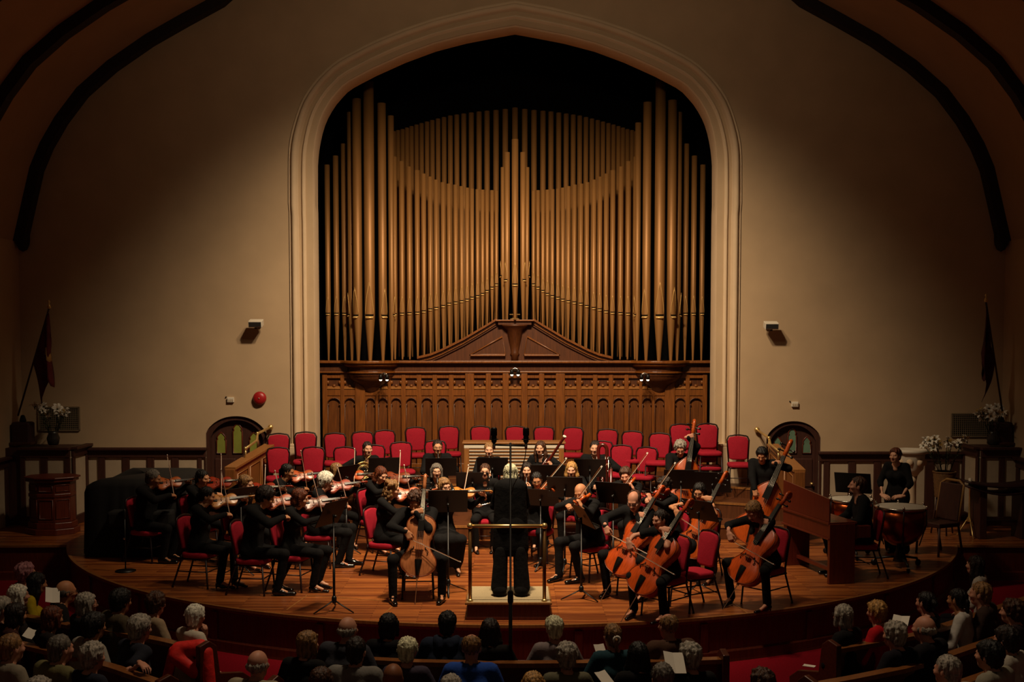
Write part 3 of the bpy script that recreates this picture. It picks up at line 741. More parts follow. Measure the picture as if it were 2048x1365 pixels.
def chair_parts():
    parts = []
    ol = []
    for k in range(24):
        a = 2*math.pi*k/24; ca, sa = math.cos(a), math.sin(a)
        ol.append((.205*math.copysign(abs(ca)**.45, ca), .205*math.copysign(abs(sa)**.45, sa)))
    parts.append(('seat', mesh_of(soft_slab(ol, .395, .465, lambda u, v, t: Vector((u, v-.01, t))), 'seat', M_RED), []))
    tilt = .14
    def bk(u, v, t): return Vector((u, .185+(v-.47)*tilt+t, v))
    def crown(hw, z0, z1, hump):
        o = []
        for x in np.linspace(-1, 1, 15):
            e = abs(x); z = z1 - (.07 if e > .98 else .035 if e > .88 else .012 if e > .75 else 0) + hump*max(0, math.cos(x*math.pi/2*1.6))
            o.append((x*hw, z))
        lo = []
        for x in np.linspace(1, -1, 7): lo.append((x*hw*.88, z0+(.02 if abs(x) > .95 else 0)))
        o += lo; return o
    ol = crown(.178, .50, .895, .014)
    parts.append(('backrest', mesh_of(soft_slab(ol, -.035, .02, bk), 'backrest', M_RED), []))
    fr = [bk(u*1.06, v+(.012 if v > .7 else 0), .0) for u, v in crown(.18, .50, .90, .016)[:15]]
    fr = [bk(-.165, .44, .0)] + fr + [bk(.165, .44, .0)]
    parts.append(('back_frame', mesh_of(MB().tube(fr, .014, 6), 'back_frame', M_FRAME), []))
    MBs = MB(); MBs.tube([(-.185, -.18, .385), (.185, -.18, .385), (.175, .19, .385), (-.175, .19, .385)], .012, 6, closed=True)
    parts.append(('seat_frame', mesh_of(MBs, 'seat_frame', M_FRAME), []))
    for s in (-1, 1):
        parts.append(('leg', mesh_of(MB().tube([(s*.18, -.175, .39), (s*.195, -.205, .02), (s*.195, -.205, 0)], [.013, .012, .015], 6), 'leg', M_FRAME), []))
        parts.append(('leg', mesh_of(MB().tube([bk(s*.165, .46, 0), (s*.17, .185, .36), (s*.19, .30, .02), (s*.19, .30, 0)], [.013, .013, .012, .015], 6), 'leg', M_FRAME), []))
        parts.append(('stretcher', mesh_of(MB().tube([(s*.187, -.19, .22), (s*.18, .235, .22)], .008, 6), 'stretcher', M_FRAME), []))
    parts.append(('stretcher', mesh_of(MB().tube([(-.187, -.19, .22), (.187, -.19, .22)], .008, 6), 'stretcher', M_FRAME), []))
    return parts
CHAIR = chair_parts()
def chair(loc, rz, label, group, s=1.):
    t = thing('banquet_chair', label, 'chair', loc, rz, group); t.scale = (s, s, s); copies(CHAIR, t); return t
# ---- choir chairs; tops in px
RowA = [(560, 870, 8), (614, 867, 8), (674, 869, 10), (729, 866, 10), (776, 863, 16), (836, 857, 12), (901, 855, 8), (962, 855, 2), (1031, 855, 0), (1087, 856, -2), (1143, 857, -8), (1211, 861, -10), (1259, 865, -14), (1313, 869, -16)]
ORD = ['first', 'second', 'third', 'fourth', 'fifth', 'sixth', 'seventh', 'eighth', 'ninth', 'tenth', 'eleventh', 'twelfth', 'thirteenth', 'fourteenth', 'fifteenth']
for i, (px, py, a) in enumerate(RowA):
    g = G(px, py, P3Z+.91); y = min(g.y-.06, (WY-.55 if abs(g.x-XC) > 3.2 else 21.75))
    g = P(px, py, y+.06)
    chair((g.x, y-.15, max(P3Z, g.z-.91)), R(a), 'empty red chair, %s from the left in the back choir row' % ORD[i], 'empty choir chairs')
RowB = [(561, 898, 12), (629, 897, 6), (692, 897, 6), (752, 893, 10), (808, 887, 14), (873, 884, 6), (1200, 885, -10), (1238, 893, -12), (1284, 897, -22)]
for i, (px, py, a) in enumerate(RowB):
    g = G(px, py, P2Z+.91); y = max(g.y-.06, cur(19.9, 19.0, g.x)+.25)
    g = P(px, py, y+.06)
    chair((g.x, y-.15, g.z-.91), R(a), 'empty red chair, %s from the left in the second choir row' % ORD[i], 'empty choir chairs')
for (px, py, n, lab) in ((1362, 851, 2, 'between the bassists and the organ'), (1415, 850, 2, 'against the foot of the arch')):
    g = P(px, py, WY-.42)
    for k in range(n):
        chair((g.x, WY-.62, g.z-.91-(n-1-k)*.25), 0, ('top' if k else 'bottom') + ' red chair of the stack ' + lab, 'stacked red chairs')
g = P(1475, 873, WY-.5)
chair((g.x, WY-.7, g.z-.91), R(-4), 'single empty red chair standing by the right pillar of the arch', 'empty choir chairs')
# ---- music stand
def stand_parts(w=.5, hgt=.34, z=1.05, tilt=62, shelf=True):
    parts = []
    Mx = rot('X', R(90-tilt))
    mb = MB(); mb.box((0, 0, 0), (w, .008, hgt)); 
    mb.v = [tuple(Mx.inverted() @ Vector(v) + Vector((0, 0, z+hgt*.4))) for v in mb.v]
    sh = MB(); sh.box((0, -.035, -hgt/2), (w, .07, .008)); sh.box((0, -.068, -hgt/2+.012), (w, .006, .025)); sh.v = [tuple(Mx.inverted() @ Vector(v) + Vector((0, 0, z+hgt*.4))) for v in sh.v]
    pg = MB(); pg.box((-.11, -.010, .0), (.21, .004, .28)).box((.11, -.010, 0), (.21, .004, .28)); pg.v = [tuple(Mx.inverted() @ Vector(v) + Vector((0, 0, z+hgt*.4))) for v in pg.v]
    parts.append(('desk', mesh_of(mb, 'desk', M_BLK), [('ledge', mesh_of(sh, 'ledge', M_BLK)), ('sheet_music', mesh_of(pg, 'sheet_music', M_PAPER))]))
    parts.append(('pole', mesh_of(MB().tube([(0, .02, .12), (0, .02, z*.55), (0, .02, z*.55+.001), (0, .02, z+hgt*.35)], [.016, .016, .010, .010], 8), 'pole', M_BLK), []))
    parts.append(('hub', mesh_of(MB().lathe([(.02, .10), (.03, .12), (.03, .17), (.018, .19)], 10, (0, .02, 0)), 'hub', M_BLK), []))
    parts.append(('knob', mesh_of(MB().lathe([(0, 0), (.02, .0), (.02, .03), (0, .035)], 8, (0, .03, z+hgt*.28), rot('X', -math.pi/2)), 'knob', M_BLK), []))
    for k in range(3):
        a = 2*math.pi*k/3+math.pi/2
        parts.append(('leg', mesh_of(MB().tube([(0, .02, .14), (.1*math.cos(a), .02+.1*math.sin(a), .09), (.27*math.cos(a), .02+.27*math.sin(a), .012)], [.014, .013, .011], 6, flat=.6), 'leg', M_BLK), []))
    return parts
STAND = stand_parts()
def stand(px, py, floor, rz, label, top=1.27, s=1.):
    g = G(px, py, floor+top*s)
    t = thing('music_stand', label, 'music stand', (g.x, g.y, floor), R(rz+180), 'black music stands'); t.scale = (1, 1, s); copies(STAND, t); return t
# ---- bowed strings
M_VARN = {k: wood('varnish_'+k, c, stretch=(3, 22, 22), rough=.36, var=.22, coat=.12) for k, c in (('amber', '9a4a12'), ('orange', 'a8470f'), ('red', '8a2a10'), ('brown', '6d2d10'), ('gold', 'b0722c'), ('cellored', 'ac4210'), ('cellobrown', 'a0623a'), ('bass', 'a2440f'))}
M_EBONY = mat('ebony', '0b0908', .3)
M_STRING = mat('string_steel', 'b9b4a6', .3, .8)
M_MAPLE = wood('maple_neck', '8a4a1c', rough=.35)
BR = [(0, 0), (.012, .30), (.04, .58), (.09, .82), (.15, .96), (.21, 1.0), (.28, .96), (.35, .82), (.40, .68), (.415, .72), (.43, .64), (.48, .565), (.54, .55), (.60, .59), (.625, .66), (.64, .62), (.68, .70), (.75, .79), (.81, .815), (.87, .78), (.93, .64), (.97, .44), (.99, .22), (1, 0)]
BASSBR = [(0, 0), (.012, .30), (.04, .58), (.09, .82), (.15, .96), (.21, 1.0), (.28, .96), (.35, .82), (.40, .68), (.43, .62), (.48, .565), (.54, .55), (.60, .57), (.66, .62), (.72, .66), (.79, .67), (.85, .60), (.91, .44), (.96, .26), (.99, .14), (1, .1)]
def strings_parts(L, wd, dp, kind, varn, big=False):
    """x along the instrument from tailpiece to scroll, z out of the belly"""
    br = BASSBR if kind == 'bass' else BR
    ts = np.r_[0, .006, .02, np.linspace(.04, .96, 34), .98, .994, 1]
    hw = np.interp(ts, [b[0] for b in br], [b[1] for b in br])*wd/2
    ar = dp*.28
    U = np.linspace(-1, 1, 9)
    body = MB(); rows = []
    for t, h_ in zip(ts, hw):
        k = min(1, 4*t)*min(1, 4*(1-t)); top_ = [Vector((t*L, u*h_, ar*k*(1-u*u)**1.3)) for u in U]
        bot = [Vector((t*L, u*h_*.98, -dp-ar*.8*k*(1-u*u))) for u in U[::-1]]
        rows.append(top_+bot)
    body.grid(rows, close=True)
    subs = []
    for s in (-1, 1):
        f = [Vector((L*(.36+.115*q), s*wd*(.20+.045*math.sin(q*math.pi*1.6+.4)), ar*.86+.002*L)) for q in np.linspace(0, 1, 8)]
        subs.append(('f_hole', mesh_of(MB().tube(f, .008*L/.36*.36, 5, flat=.5), 'f_hole', M_EBONY)))
    rim = [Vector((t*L, h_*.985, ar*.05)) for t, h_ in zip(ts, hw)] + [Vector((t*L, -h_*.985, ar*.05)) for t, h_ in list(zip(ts, hw))[::-1]]
    subs.append(('purfling', mesh_of(MB().tube(rim, L*.007, 4, closed=True), 'purfling', M_VARN['brown'])))
    parts = [('body', mesh_of(body, 'instrument_body', varn), subs)]
    nk = L*.385; zt = ar*1.35
    parts.append(('neck', mesh_of(MB().tube([(L*.97, 0, -dp*.35), (L*1.02, 0, zt*.35), (L+nk, 0, zt*.55)], [L*.042, L*.036, L*.03], 8), 'neck', varn), []))
    fb = MB(); fb.add([(L*.72, -L*.055, zt*1.35), (L*.72, L*.055, zt*1.35), (L+nk, L*.034, zt*.85), (L+nk, -L*.034, zt*.85), (L*.72, -L*.05, zt*1.9), (L*.72, L*.05, zt*1.9), (L+nk, L*.03, zt*1.2), (L+nk, -L*.03, zt*1.2)], [(3, 2, 1, 0), (4, 5, 6, 7), (0, 1, 5, 4), (1, 2, 6, 5), (2, 3, 7, 6), (3, 0, 4, 7)])
    parts.append(('fingerboard', mesh_of(fb, 'fingerboard', M_EBONY), []))
    sc = []
    for q in np.linspace(0, 1, 20):
        a = q*2*math.pi*1.35; r_ = L*.062*(1-.62*q)
        sc.append(Vector((L+nk+L*.20+r_*math.sin(a), 0, zt*.3-L*.05+r_*math.cos(a))))
    mb = MB(); mb.tube([Vector((L+nk, 0, zt*.7)), Vector((L+nk+L*.1, 0, zt*.3))] + sc, [L*.032, L*.034] + [L*.03*(1-.3*q) for q in np.linspace(0, 1, 20)], 7)
    parts.append(('scroll', mesh_of(mb, 'scroll', varn), []))
    for k in range(4):
        x = L+nk+L*.03+k*L*.045; s = 1 if k % 2 else -1
        parts.append(('peg', mesh_of(MB().tube([(x, -s*L*.03, zt*.5), (x, s*L*.08, zt*.5), (x, s*L*.10, zt*.5), (x, s*L*.125, zt*.5)], [L*.010, L*.010, L*.022, L*.016], 6), 'peg', M_EBONY), []))
    hb = zt*2.0
    br_ = MB(); br_.prism([(-L*.075, ar*.85), (-L*.06, ar*.95), (-L*.05, hb*.9), (0, hb*1.05), (L*.05, hb*.9), (L*.06, ar*.95), (L*.075, ar*.85), (L*.02, ar*1.25), (-L*.02, ar*1.25)], lambda u, v, t: Vector((t, u, v)), L*.415, L*.428)
    parts.append(('bridge', mesh_of(br_, 'bridge', M_MAPLE), []))
    tp = MB(); tp.grid([[Vector((x, u*w_, ar*1.1*min(1, x/L*6+.35)+L*.02*(1-u*u))) for u in (-1, -.5, 0, .5, 1)] for x, w_ in ((L*.015, L*.02), (L*.1, L*.032), (L*.26, L*.06), (L*.275, L*.05))])
    parts.append(('tailpiece', mesh_of(tp, 'tailpiece', M_EBONY), []))
    for k in range(4):
        o_ = (k-1.5)/1.5
        parts.append(('string', mesh_of(MB().tube([(L*.26, o_*L*.035, ar*1.2+L*.02), (L*.42, o_*L*.045, hb*1.02), (L+nk+L*.02, o_*L*.018, zt*1.3)], max(.0011, L*.0022), 4), 'string', M_STRING), []))
    if kind == 'violin': parts.append(('chin_rest', mesh_of(MB().lathe([(0, .012), (.028, .014), (.036, .006), (.034, -.002)], 12, (.035, .045, ar*.9)), 'chin_rest', M_EBONY), []))
    else: parts.append(('endpin', mesh_of(MB().tube([(0, 0, -dp/2), (-L*.03, 0, -dp/2), (-L*.031, 0, -dp/2), (-(.42 if kind == 'cello' else .16), 0, -dp/2)], [.02, .018, .006, .005], 6), 'endpin', M_STRING), []))
    return parts
SP_CACHE = {}
def string_inst(kind, varn, label, M):
    k = (kind, varn)
    if k not in SP_CACHE:
        L, w, d = {'violin': (.375, .225, .036), 'viola': (.42, .255, .04), 'cello': (.77, .45, .12), 'bass': (1.14, .70, .20)}[kind]
        SP_CACHE[k] = strings_parts(L, w, d, 'violin' if kind == 'viola' else kind, M_VARN[varn])
    nm = {'bass': 'double_bass'}.get(kind, kind)
    t = thing(nm, label, {'bass': 'double bass'}.get(kind, kind), (0, 0, 0)); t.matrix_world = M; copies(SP_CACHE[k], t)
    return t
M_BOWST = wood('bow_stick', '7a4320', rough=.3)
M_HAIR = mat('bow_hair', 'e0d6c0', .6)
def bow_parts(L):
    parts = [('stick', mesh_of(MB().tube([(-.02, 0, .022), (L*.3, 0, .018), (L*.6, 0, .012), (L*.97, 0, .020), (L, 0, .016)], [.0045, .0042, .004, .0036, .004], 6), 'stick', M_BOWST), [])]
    mb = MB(); mb.box((L*.5, 0, 0), (L*.93, .010, .004)); parts.append(('bow_hair', mesh_of(mb, 'bow_hair', M_HAIR), []))
    mb = MB(); mb.prism([(.0, -.002), (.05, -.002), (.045, .018), (.005, .018)], lambda u, v, t: Vector((u, t, v)), -.006, .006); parts.append(('frog', mesh_of(mb, 'frog', M_EBONY), []))
    mb = MB(); mb.prism([(L*.955, -.001), (L*1.0, .0), (L*.99, .022), (L*.965, .022)], lambda u, v, t: Vector((u, t, v)), -.005, .005); parts.append(('bow_tip', mesh_of(mb, 'bow_tip', M_PAPER), []))
    return parts
BOWV, BOWC = bow_parts(.72), bow_parts(.70)
def bow(label, M, cello=False):
    t = thing('bow', label, 'bow'); t.matrix_world = M; copies(BOWC if cello else BOWV, t); return t
# ================================================================== people: signed distance shapes -> one smooth surface
class Shape:
    def __init__(s): s.ops = []
    def cap(s, a, b, ra, rb=None, k=.02, sq=None, lab=0, op='u'):
        s.ops.append(('c', np.array(a, float), np.array(b, float), ra, ra if rb is None else rb, k, sq, lab, op)); return s
    def ell(s, c, r, k=.02, lab=0, op='u', Rm=None):
        s.ops.append(('e', np.array(c, float), np.array(r, float), 0, 0, k, Rm, lab, op)); return s
    def mesh(s, h):
        lo = np.full(3, 1e9); hi = -lo
        for o in s.ops:
            if o[8] != 'u': continue
            if o[0] == 'c': r = max(o[3], o[4]); l = np.minimum(o[1], o[2])-r; u = np.maximum(o[1], o[2])+r
            else: r = o[2].max(); l = o[1]-r; u = o[1]+r
            lo = np.minimum(lo, l); hi = np.maximum(hi, u)
        lo -= 2.5*h; n = np.ceil((hi+2.5*h-lo)/h).astype(int)+1
        D = np.full(n, 1., np.float32); Lb = np.zeros(n, np.int8)
        ax = [lo[i]+h*np.arange(n[i]) for i in range(3)]
        for o in s.ops:
            k = o[5]
            if o[0] == 'c': m = max(o[3], o[4])+k+3*h; l = np.minimum(o[1], o[2])-m; u = np.maximum(o[1], o[2])+m
            else: m = o[2].max()+k+3*h; l = o[1]-m; u = o[1]+m
            i0 = np.clip(np.floor((l-lo)/h).astype(int), 0, n); i1 = np.clip(np.ceil((u-lo)/h).astype(int)+1, 0, n)
            if (i1 <= i0).any(): continue
            sl = tuple(slice(a, b) for a, b in zip(i0, i1))
            X = ax[0][sl[0]][:, None, None]; Y = ax[1][sl[1]][None, :, None]; Z = ax[2][sl[2]][None, None, :]
            if o[0] == 'c':
                a, b = o[1], o[2]; ab = b-a; L2 = max(1e-9, ab@ab)
                dx, dy, dz = X-a[0], Y-a[1], Z-a[2]
                t = np.clip((dx*ab[0]+dy*ab[1]+dz*ab[2])/L2, 0, 1)
                ex, ey, ez = dx-t*ab[0], dy-t*ab[1], dz-t*ab[2]
                q = ex*ex+ey*ey+ez*ez
                if o[6] is not None:
                    uv, f = o[6]; w = ex*uv[0]+ey*uv[1]+ez*uv[2]; q = q+w*w*(1/(f*f)-1)
                d = np.sqrt(q)-(o[3]+(o[4]-o[3])*t)
            else:
                dx, dy, dz = X-o[1][0], Y-o[1][1], Z-o[1][2]; r = o[2]
                if o[6] is not None:
                    Rm = o[6]; dx, dy, dz = (Rm[0][0]*dx+Rm[1][0]*dy+Rm[2][0]*dz, Rm[0][1]*dx+Rm[1][1]*dy+Rm[2][1]*dz, Rm[0][2]*dx+Rm[1][2]*dy+Rm[2][2]*dz)
                k0 = np.sqrt((dx/r[0])**2+(dy/r[1])**2+(dz/r[2])**2); k1 = np.sqrt((dx/r[0]**2)**2+(dy/r[1]**2)**2+(dz/r[2]**2)**2)+1e-9
                d = k0*(k0-1)/k1
            cur_ = D[sl]
            if o[8] == 'u':
                Lb[sl] = np.where(d < cur_, o[7], Lb[sl])
                hh = np.clip(.5+.5*(cur_-d)/max(k, 1e-6), 0, 1); D[sl] = cur_*(1-hh)+d*hh-k*hh*(1-hh)
            else:
                hh = np.clip(.5-.5*(cur_+d)/max(k, 1e-6), 0, 1); D[sl] = cur_*(1-hh)-d*hh+k*hh*(1-hh)
        return nets(D, Lb, lo, h)
def nets(D, Lb, lo, h):
    ins = D < 0; c = ins[:-1, :-1, :-1].astype(np.int8)
    cs = [(i, j, k) for i in (0, 1) for j in (0, 1) for k in (0, 1)]
    nx, ny, nz = D.shape
    tot = np.zeros((nx-1, ny-1, nz-1), np.int8)
    for i, j, k in cs: tot += ins[i:nx-1+i, j:ny-1+j, k:nz-1+k]
    act = (tot > 0) & (tot < 8); idx = np.argwhere(act)
    ids = np.full(act.shape, -1, np.int32); ids[act] = np.arange(len(idx))
    val = np.stack([D[idx[:, 0]+i, idx[:, 1]+j, idx[:, 2]+k] for i, j, k in cs], 1)
    acc = np.zeros((len(idx), 3)); cnt = np.zeros(len(idx))
    C = np.array(cs, float)
    for a in range(8):
        for b in range(a+1, 8):
            if np.abs(C[a]-C[b]).sum() != 1: continue
            m = (val[:, a] < 0) != (val[:, b] < 0)
            t = np.where(m, val[:, a]/(val[:, a]-val[:, b]+1e-12), 0)
            acc += np.where(m[:, None], C[a]+(C[b]-C[a])*t[:, None], 0); cnt += m
    V = lo+h*(idx+acc/np.maximum(cnt, 1)[:, None])
    lab = Lb[idx[:, 0], idx[:, 1], idx[:, 2]]
    Q = []
    for axis in range(3):
        a = np.take(ins, range(0, D.shape[axis]-1), axis); b = np.take(ins, range(1, D.shape[axis]), axis)
        e = np.argwhere(a != b); o1, o2 = [(1, 2), (2, 0), (0, 1)][axis]
        ok = (e[:, o1] > 0) & (e[:, o2] > 0) & (e[:, o1] < act.shape[o1]) & (e[:, o2] < act.shape[o2]); e = e[ok]
        def g(d1, d2): q = e.copy(); q[:, o1] -= d1; q[:, o2] -= d2; return ids[q[:, 0], q[:, 1], q[:, 2]]
        f = np.stack([g(1, 1), g(0, 1), g(0, 0), g(1, 0)], 1)
        fl = ~a[e[:, 0], e[:, 1], e[:, 2]]; f[fl] = f[fl][:, ::-1]; Q.append(f)
    Q = np.concatenate(Q); Q = Q[(Q >= 0).all(1)]
    return V, Q, lab
def np_mesh(name, chunks, mats):
    """chunks: list of (V, Q, labels)"""
    vs, fs, ls, o = [], [], [], 0
    for V, Q, lab in chunks: vs.append(V); fs.append(Q+o); ls.append(np.median(lab[Q], axis=1).astype(int) if len(Q) else np.zeros(0, int)); o += len(V)
    V = np.concatenate(vs); Q = np.concatenate(fs); Lm = np.concatenate(ls)
    me = bpy.data.meshes.new(name)
    me.vertices.add(len(V)); me.vertices.foreach_set('co', V.astype(np.float32).ravel())
    me.loops.add(Q.size); me.loops.foreach_set('vertex_index', Q.astype(np.int32).ravel())
    me.polygons.add(len(Q)); me.polygons.foreach_set('loop_start', np.arange(0, Q.size, 4, dtype=np.int32)); me.polygons.foreach_set('loop_total', np.full(len(Q), 4, np.int32))
    for m in mats: me.materials.append(m)
    me.polygons.foreach_set('material_index', Lm.astype(np.int32)); me.polygons.foreach_set('use_smooth', np.ones(len(Q), bool))
    me.update(calc_edges=True); me.validate(); return me
def xf(V, Rm, t): return V @ np.array(Rm).T + np.array(t)
# ---- heads (face towards -y, origin at the centre of the skull)
HEADS = {}
def head_mesh(sex, h, old=False):
    k = (sex, h)
    if k in HEADS: return HEADS[k]
    f = .94 if sex == 'f' else 1.; s = Shape()
    s.ell((0, .014, .028), (.074*f, .094*f, .087*f), .01)
    s.ell((0, -.018, -.025), (.060*f, .072*f, .085*f), .03)
    s.ell((0, -.045*f, -.086*f), (.036*f, .034, .026), .035)
    s.cap((-.034, -.080*f, .022), (.034, -.078*f, .022), .010, k=.02)
    for sx in (-1, 1):
        s.ell((sx*.046*f, -.062*f, -.022), (.020, .022, .018), .02)
        s.ell((sx*.030, -.100*f, .003), (.018, .0135, .011), .012, op='s')
        s.ell((sx*.074*f, .012, -.012), (.009, .018, .030), .008)
    s.cap((0, -.086*f, .012), (0, -.108*f, -.026), .008, .0125, k=.010)
    for sx in (-1, 1): s.ell((sx*.012, -.098*f, -.028), (.009, .010, .008), .008)
    s.cap((0, .018, -.075), (0, .045, -.205), .050*f, .056*f, k=.03)
    for sx in (-1, 1):
        s.ell((sx*.030, -.0785*f, .002), (.0085, .010, .0045), .001, lab=1)
        s.cap((sx*.017, -.090*f, .025), (sx*.043, -.081*f, .027), .0022, k=.002, lab=3)
    s.ell((0, -.086*f, -.058), (.023, .010, .0042), .002, lab=2); s.ell((0, -.085*f, -.066), (.018, .010, .0045), .002, lab=2)
    HEADS[k] = s.mesh(h); return HEADS[k]
HAIRS = {}
def hair_mesh(style, h, seed=0):
    k = (style, h, seed)
    if k in HAIRS: return HAIRS[k]
    rng = np.random.RandomState(seed+len(style)*7); s = Shape()
    def capd(r=(.083, .104, .094), c=(0, .022, .038)): s.ell(c, r, .01)
    def face(k=.012, low=True):
        if style in ('long', 'longcurly', 'bob'): s.ell((0, -.122, -.026), (.074, .100, .110), k, op='s')
        else: s.ell((0, -.132, -.028), (.105, .120, .112), k, op='s')
    if style in ('short', 'short_full', 'curly', 'pixie'):
        g = {'short': 1., 'pixie': 1.05, 'short_full': 1.12, 'curly': 1.10}[style]
        capd((.081*g, .102*g, .092*g)); s.ell((0, .062, -.035), (.064*g, .052*g, .06), .03)
        if style == 'curly':
            for _ in range(60):
                v = rng.normal(size=3); v /= np.linalg.norm(v)
                if v[1] < -.45 and v[2] < .45: continue
                if v[2] < -.6: continue
                s.ell((v[0]*.085, .022+v[1]*.106, .034+v[2]*.096), (.024, .024, .024), .006)
        if style in ('pixie', 'short_full'):
            for _ in range(26):
                v = rng.normal(size=3); v /= np.linalg.norm(v); v[2] = abs(v[2])
                if v[1] < -.7: continue
                p = np.array((v[0]*.078, .022+v[1]*.1, .036+v[2]*.09)); s.cap(p, p+np.array((v[0]*.02, .012, -.035)), .015, .008, k=.008)
            s.cap((-.045, -.056, .088), (.05, -.052, .078), .016, .014, k=.02)
        face(); s.ell((0, -.02, -.15), (.12, .13, .075), .02, op='s')
    elif style == 'bald':
        s.ell((0, .022, -.002), (.0815, .1015, .058), .01); s.ell((0, -.03, .075), (.079, .125, .072), .015, op='s'); face(); s.ell((0, -.02, -.14), (.12, .13, .075), .02, op='s')
        s.ell((0, -.1, 0), (.12, .085, .09), .02, op='s')
    elif style == 'balding':
        capd((.080, .100, .090)); s.ell((0, -.045, .085), (.062, .105, .06), .02, op='s'); face(); s.ell((0, -.02, -.15), (.12, .13, .085), .02, op='s')
    elif style in ('long', 'longcurly'):
        capd((.085, .104, .095)); s.ell((0, .066, -.10), (.085, .048, .17), .03)
        for sx in (-1, 1): s.cap((sx*.072, .015, .02), (sx*.088, .015, -.10), .026, .03, k=.02); s.cap((sx*.088, .015, -.10), (sx*.085, .02, -.235), .032, .018, k=.02)
        if style == 'longcurly':
            for _ in range(70):
                z = rng.uniform(-.30, .11); a = rng.uniform(-.5, math.pi+.5); r = .095 if z > -.05 else .105
                s.ell((r*math.cos(a), .02+r*.9*math.sin(a), z), (.026, .026, .03), .008)
        face(.015)
    elif style == 'bob':
        capd((.087, .105, .096)); s.ell((0, .055, -.06), (.082, .058, .085), .03)
        for sx in (-1, 1): s.cap((sx*.076, .01, .03), (sx*.082, -.005, -.085), .026, .022, k=.02)
        face(.012); s.cap((-.05, -.058, .078), (.01, -.066, .080), .013, k=.015)
    elif style in ('bun', 'ponytail', 'tied'):
        capd((.080, .101, .091)); s.ell((0, .058, -.03), (.062, .05, .06), .03); face(); s.ell((0, -.02, -.15), (.12, .13, .08), .02, op='s')
        if style == 'bun': s.ell((0, .125, .02), (.040, .034, .038), .012)
        else: s.ell((0, .115, -.0), (.028, .026, .026), .012); s.cap((0, .125, -.01), (0, .12, -.20 if style == 'ponytail' else -.12), .026, .014, k=.015)
    V, Q, lab = s.mesh(h)
    d = V-np.array((0, .02, .02)); r = np.linalg.norm(d, axis=1, keepdims=True); an = np.arctan2(d[:, 0], d[:, 1])
    dis = .0046*np.sin(an*10+V[:, 2]*18+seed)+.002*np.sin(an*19-V[:, 2]*35)+.0026*np.sin(an*33+V[:, 2]*50+1)+rng.normal(size=len(V))*.0022
    V = V+d/r*dis[:, None]
    HAIRS[k] = (V, Q, lab); return HAIRS[k]
# ---- hands: fingers +x, palm normal +z, thumb on side*(-y) for the right hand
HANDS = {}
def hand_mesh(pose, side, h):
    k = (pose, side, h)
    if k in HANDS: return HANDS[k]
    s = Shape(); bend = {'soft': (.35, .4, .3), 'grip': (1.0, 1.1, .7), 'bow': (.6, .9, .4), 'flat': (.1, .15, .1), 'press': (.5, 1.1, .6)}[pose]
    ts = 1 if side == 'L' else -1
    s.cap((-.035, 0, 0), (.01, 0, 0), .024, .024, k=.01, sq=((0, 0, 1), .8))
    s.cap((.015, -.012, 0), (.078, -.014, 0), .026, .020, k=.015, sq=((0, 0, 1), .62)); s.cap((.015, .012, 0), (.078, .014, 0), .026, .020, k=.015, sq=((0, 0, 1), .62))
    for i, (y, l) in enumerate(((.029, .074), (.0105, .082), (-.0095, .076), (-.028, .060))):
        p = np.array((.082-.004*abs(i-1), ts*y, 0.)); a = 0.; rr = .0094
        for j, q in enumerate((.45, .31, .24)):
            a += bend[j]*(1+.08*i); d = np.array((math.cos(a), ts*y*.9*(1 if j == 0 else .3), math.sin(a))); d /= np.linalg.norm(d)
            n_ = p+d*l*q; s.cap(p, n_, rr, rr-.0012, k=.002); p = n_; rr -= .0012
    a = np.array((.022, ts*.024, .004)); b = a+np.array((.026, ts*.022, .012)); c = b+np.array((.030, ts*.006, .014)); e = c+np.array((.022, -ts*.006, .010))
    s.cap(a, b, .015, .012, k=.012); s.cap(b, c, .011, .0098, k=.004); s.cap(c, e, .0098, .0085, k=.003)
    HANDS[k] = s.mesh(h); return HANDS[k]
SHOES = {}
def shoe_mesh(kind):
    if kind in SHOES: return SHOES[kind]
    s = Shape()
    if kind == 'm':
        s.cap((0, .06, .04), (0, -.03, .045), .040, .042, k=.02, sq=((0, 0, 1), .9)); s.cap((0, -.03, .036), (0, -.175, .026), .042, .034, k=.03, sq=((0, 0, 1), .7)); s.cap((0, .055, .06), (0, .03, .09), .036, .036, k=.03)
        s.ell((0, -.05, -.03), (.2, .3, .032), .004, op='s')
    else:
        s.cap((0, .06, .055), (0, .0, .04), .030, .030, k=.02); s.cap((0, 0, .035), (0, -.155, .018), .032, .026, k=.03, sq=((0, 0, 1), .65)); s.cap((0, .07, .04), (0, .075, .008), .014, .010, k=.008)
        s.ell((0, .02, .10), (.024, .06, .05), .01, op='s')
    SHOES[kind] = s.mesh(.011); return SHOES[kind]
SKINS = ['b07a58', 'c28c68', '9c6a48', 'b8826a', '7a4a30', 'c49478']
M_EYE = mat('eye_dark', '2a1c15', .3); M_LIP = mat('lip', '8e4438', .6)
def skin(i): return mat('skin_%d' % i, SKINS[i], .55, var=.06, scale=30, spec=.3)
HAIRC = {'black': '0d0908', 'dark': '1d110c', 'brown': '3f2414', 'auburn': '55260f', 'blond': 'a67c45', 'sandy': '7c5a36', 'grey': '8d857a', 'white': 'd5cabb', 'platinum': 'd8cba9', 'pepper': '5c554d', 'pink': '9c6a70'}
def hairm(c): return mat('hair_'+c, HAIRC[c], .55, var=.65, scale=9, bump=1., stretch=(6, 6, 1.4), spec=.35)
def cloth(c): return mat('cloth_'+c, c, .9, var=.14, scale=11, bump=.75, spec=.2)
BLACK = '0b0a0b'
V3 = lambda *a: np.array(a, float)
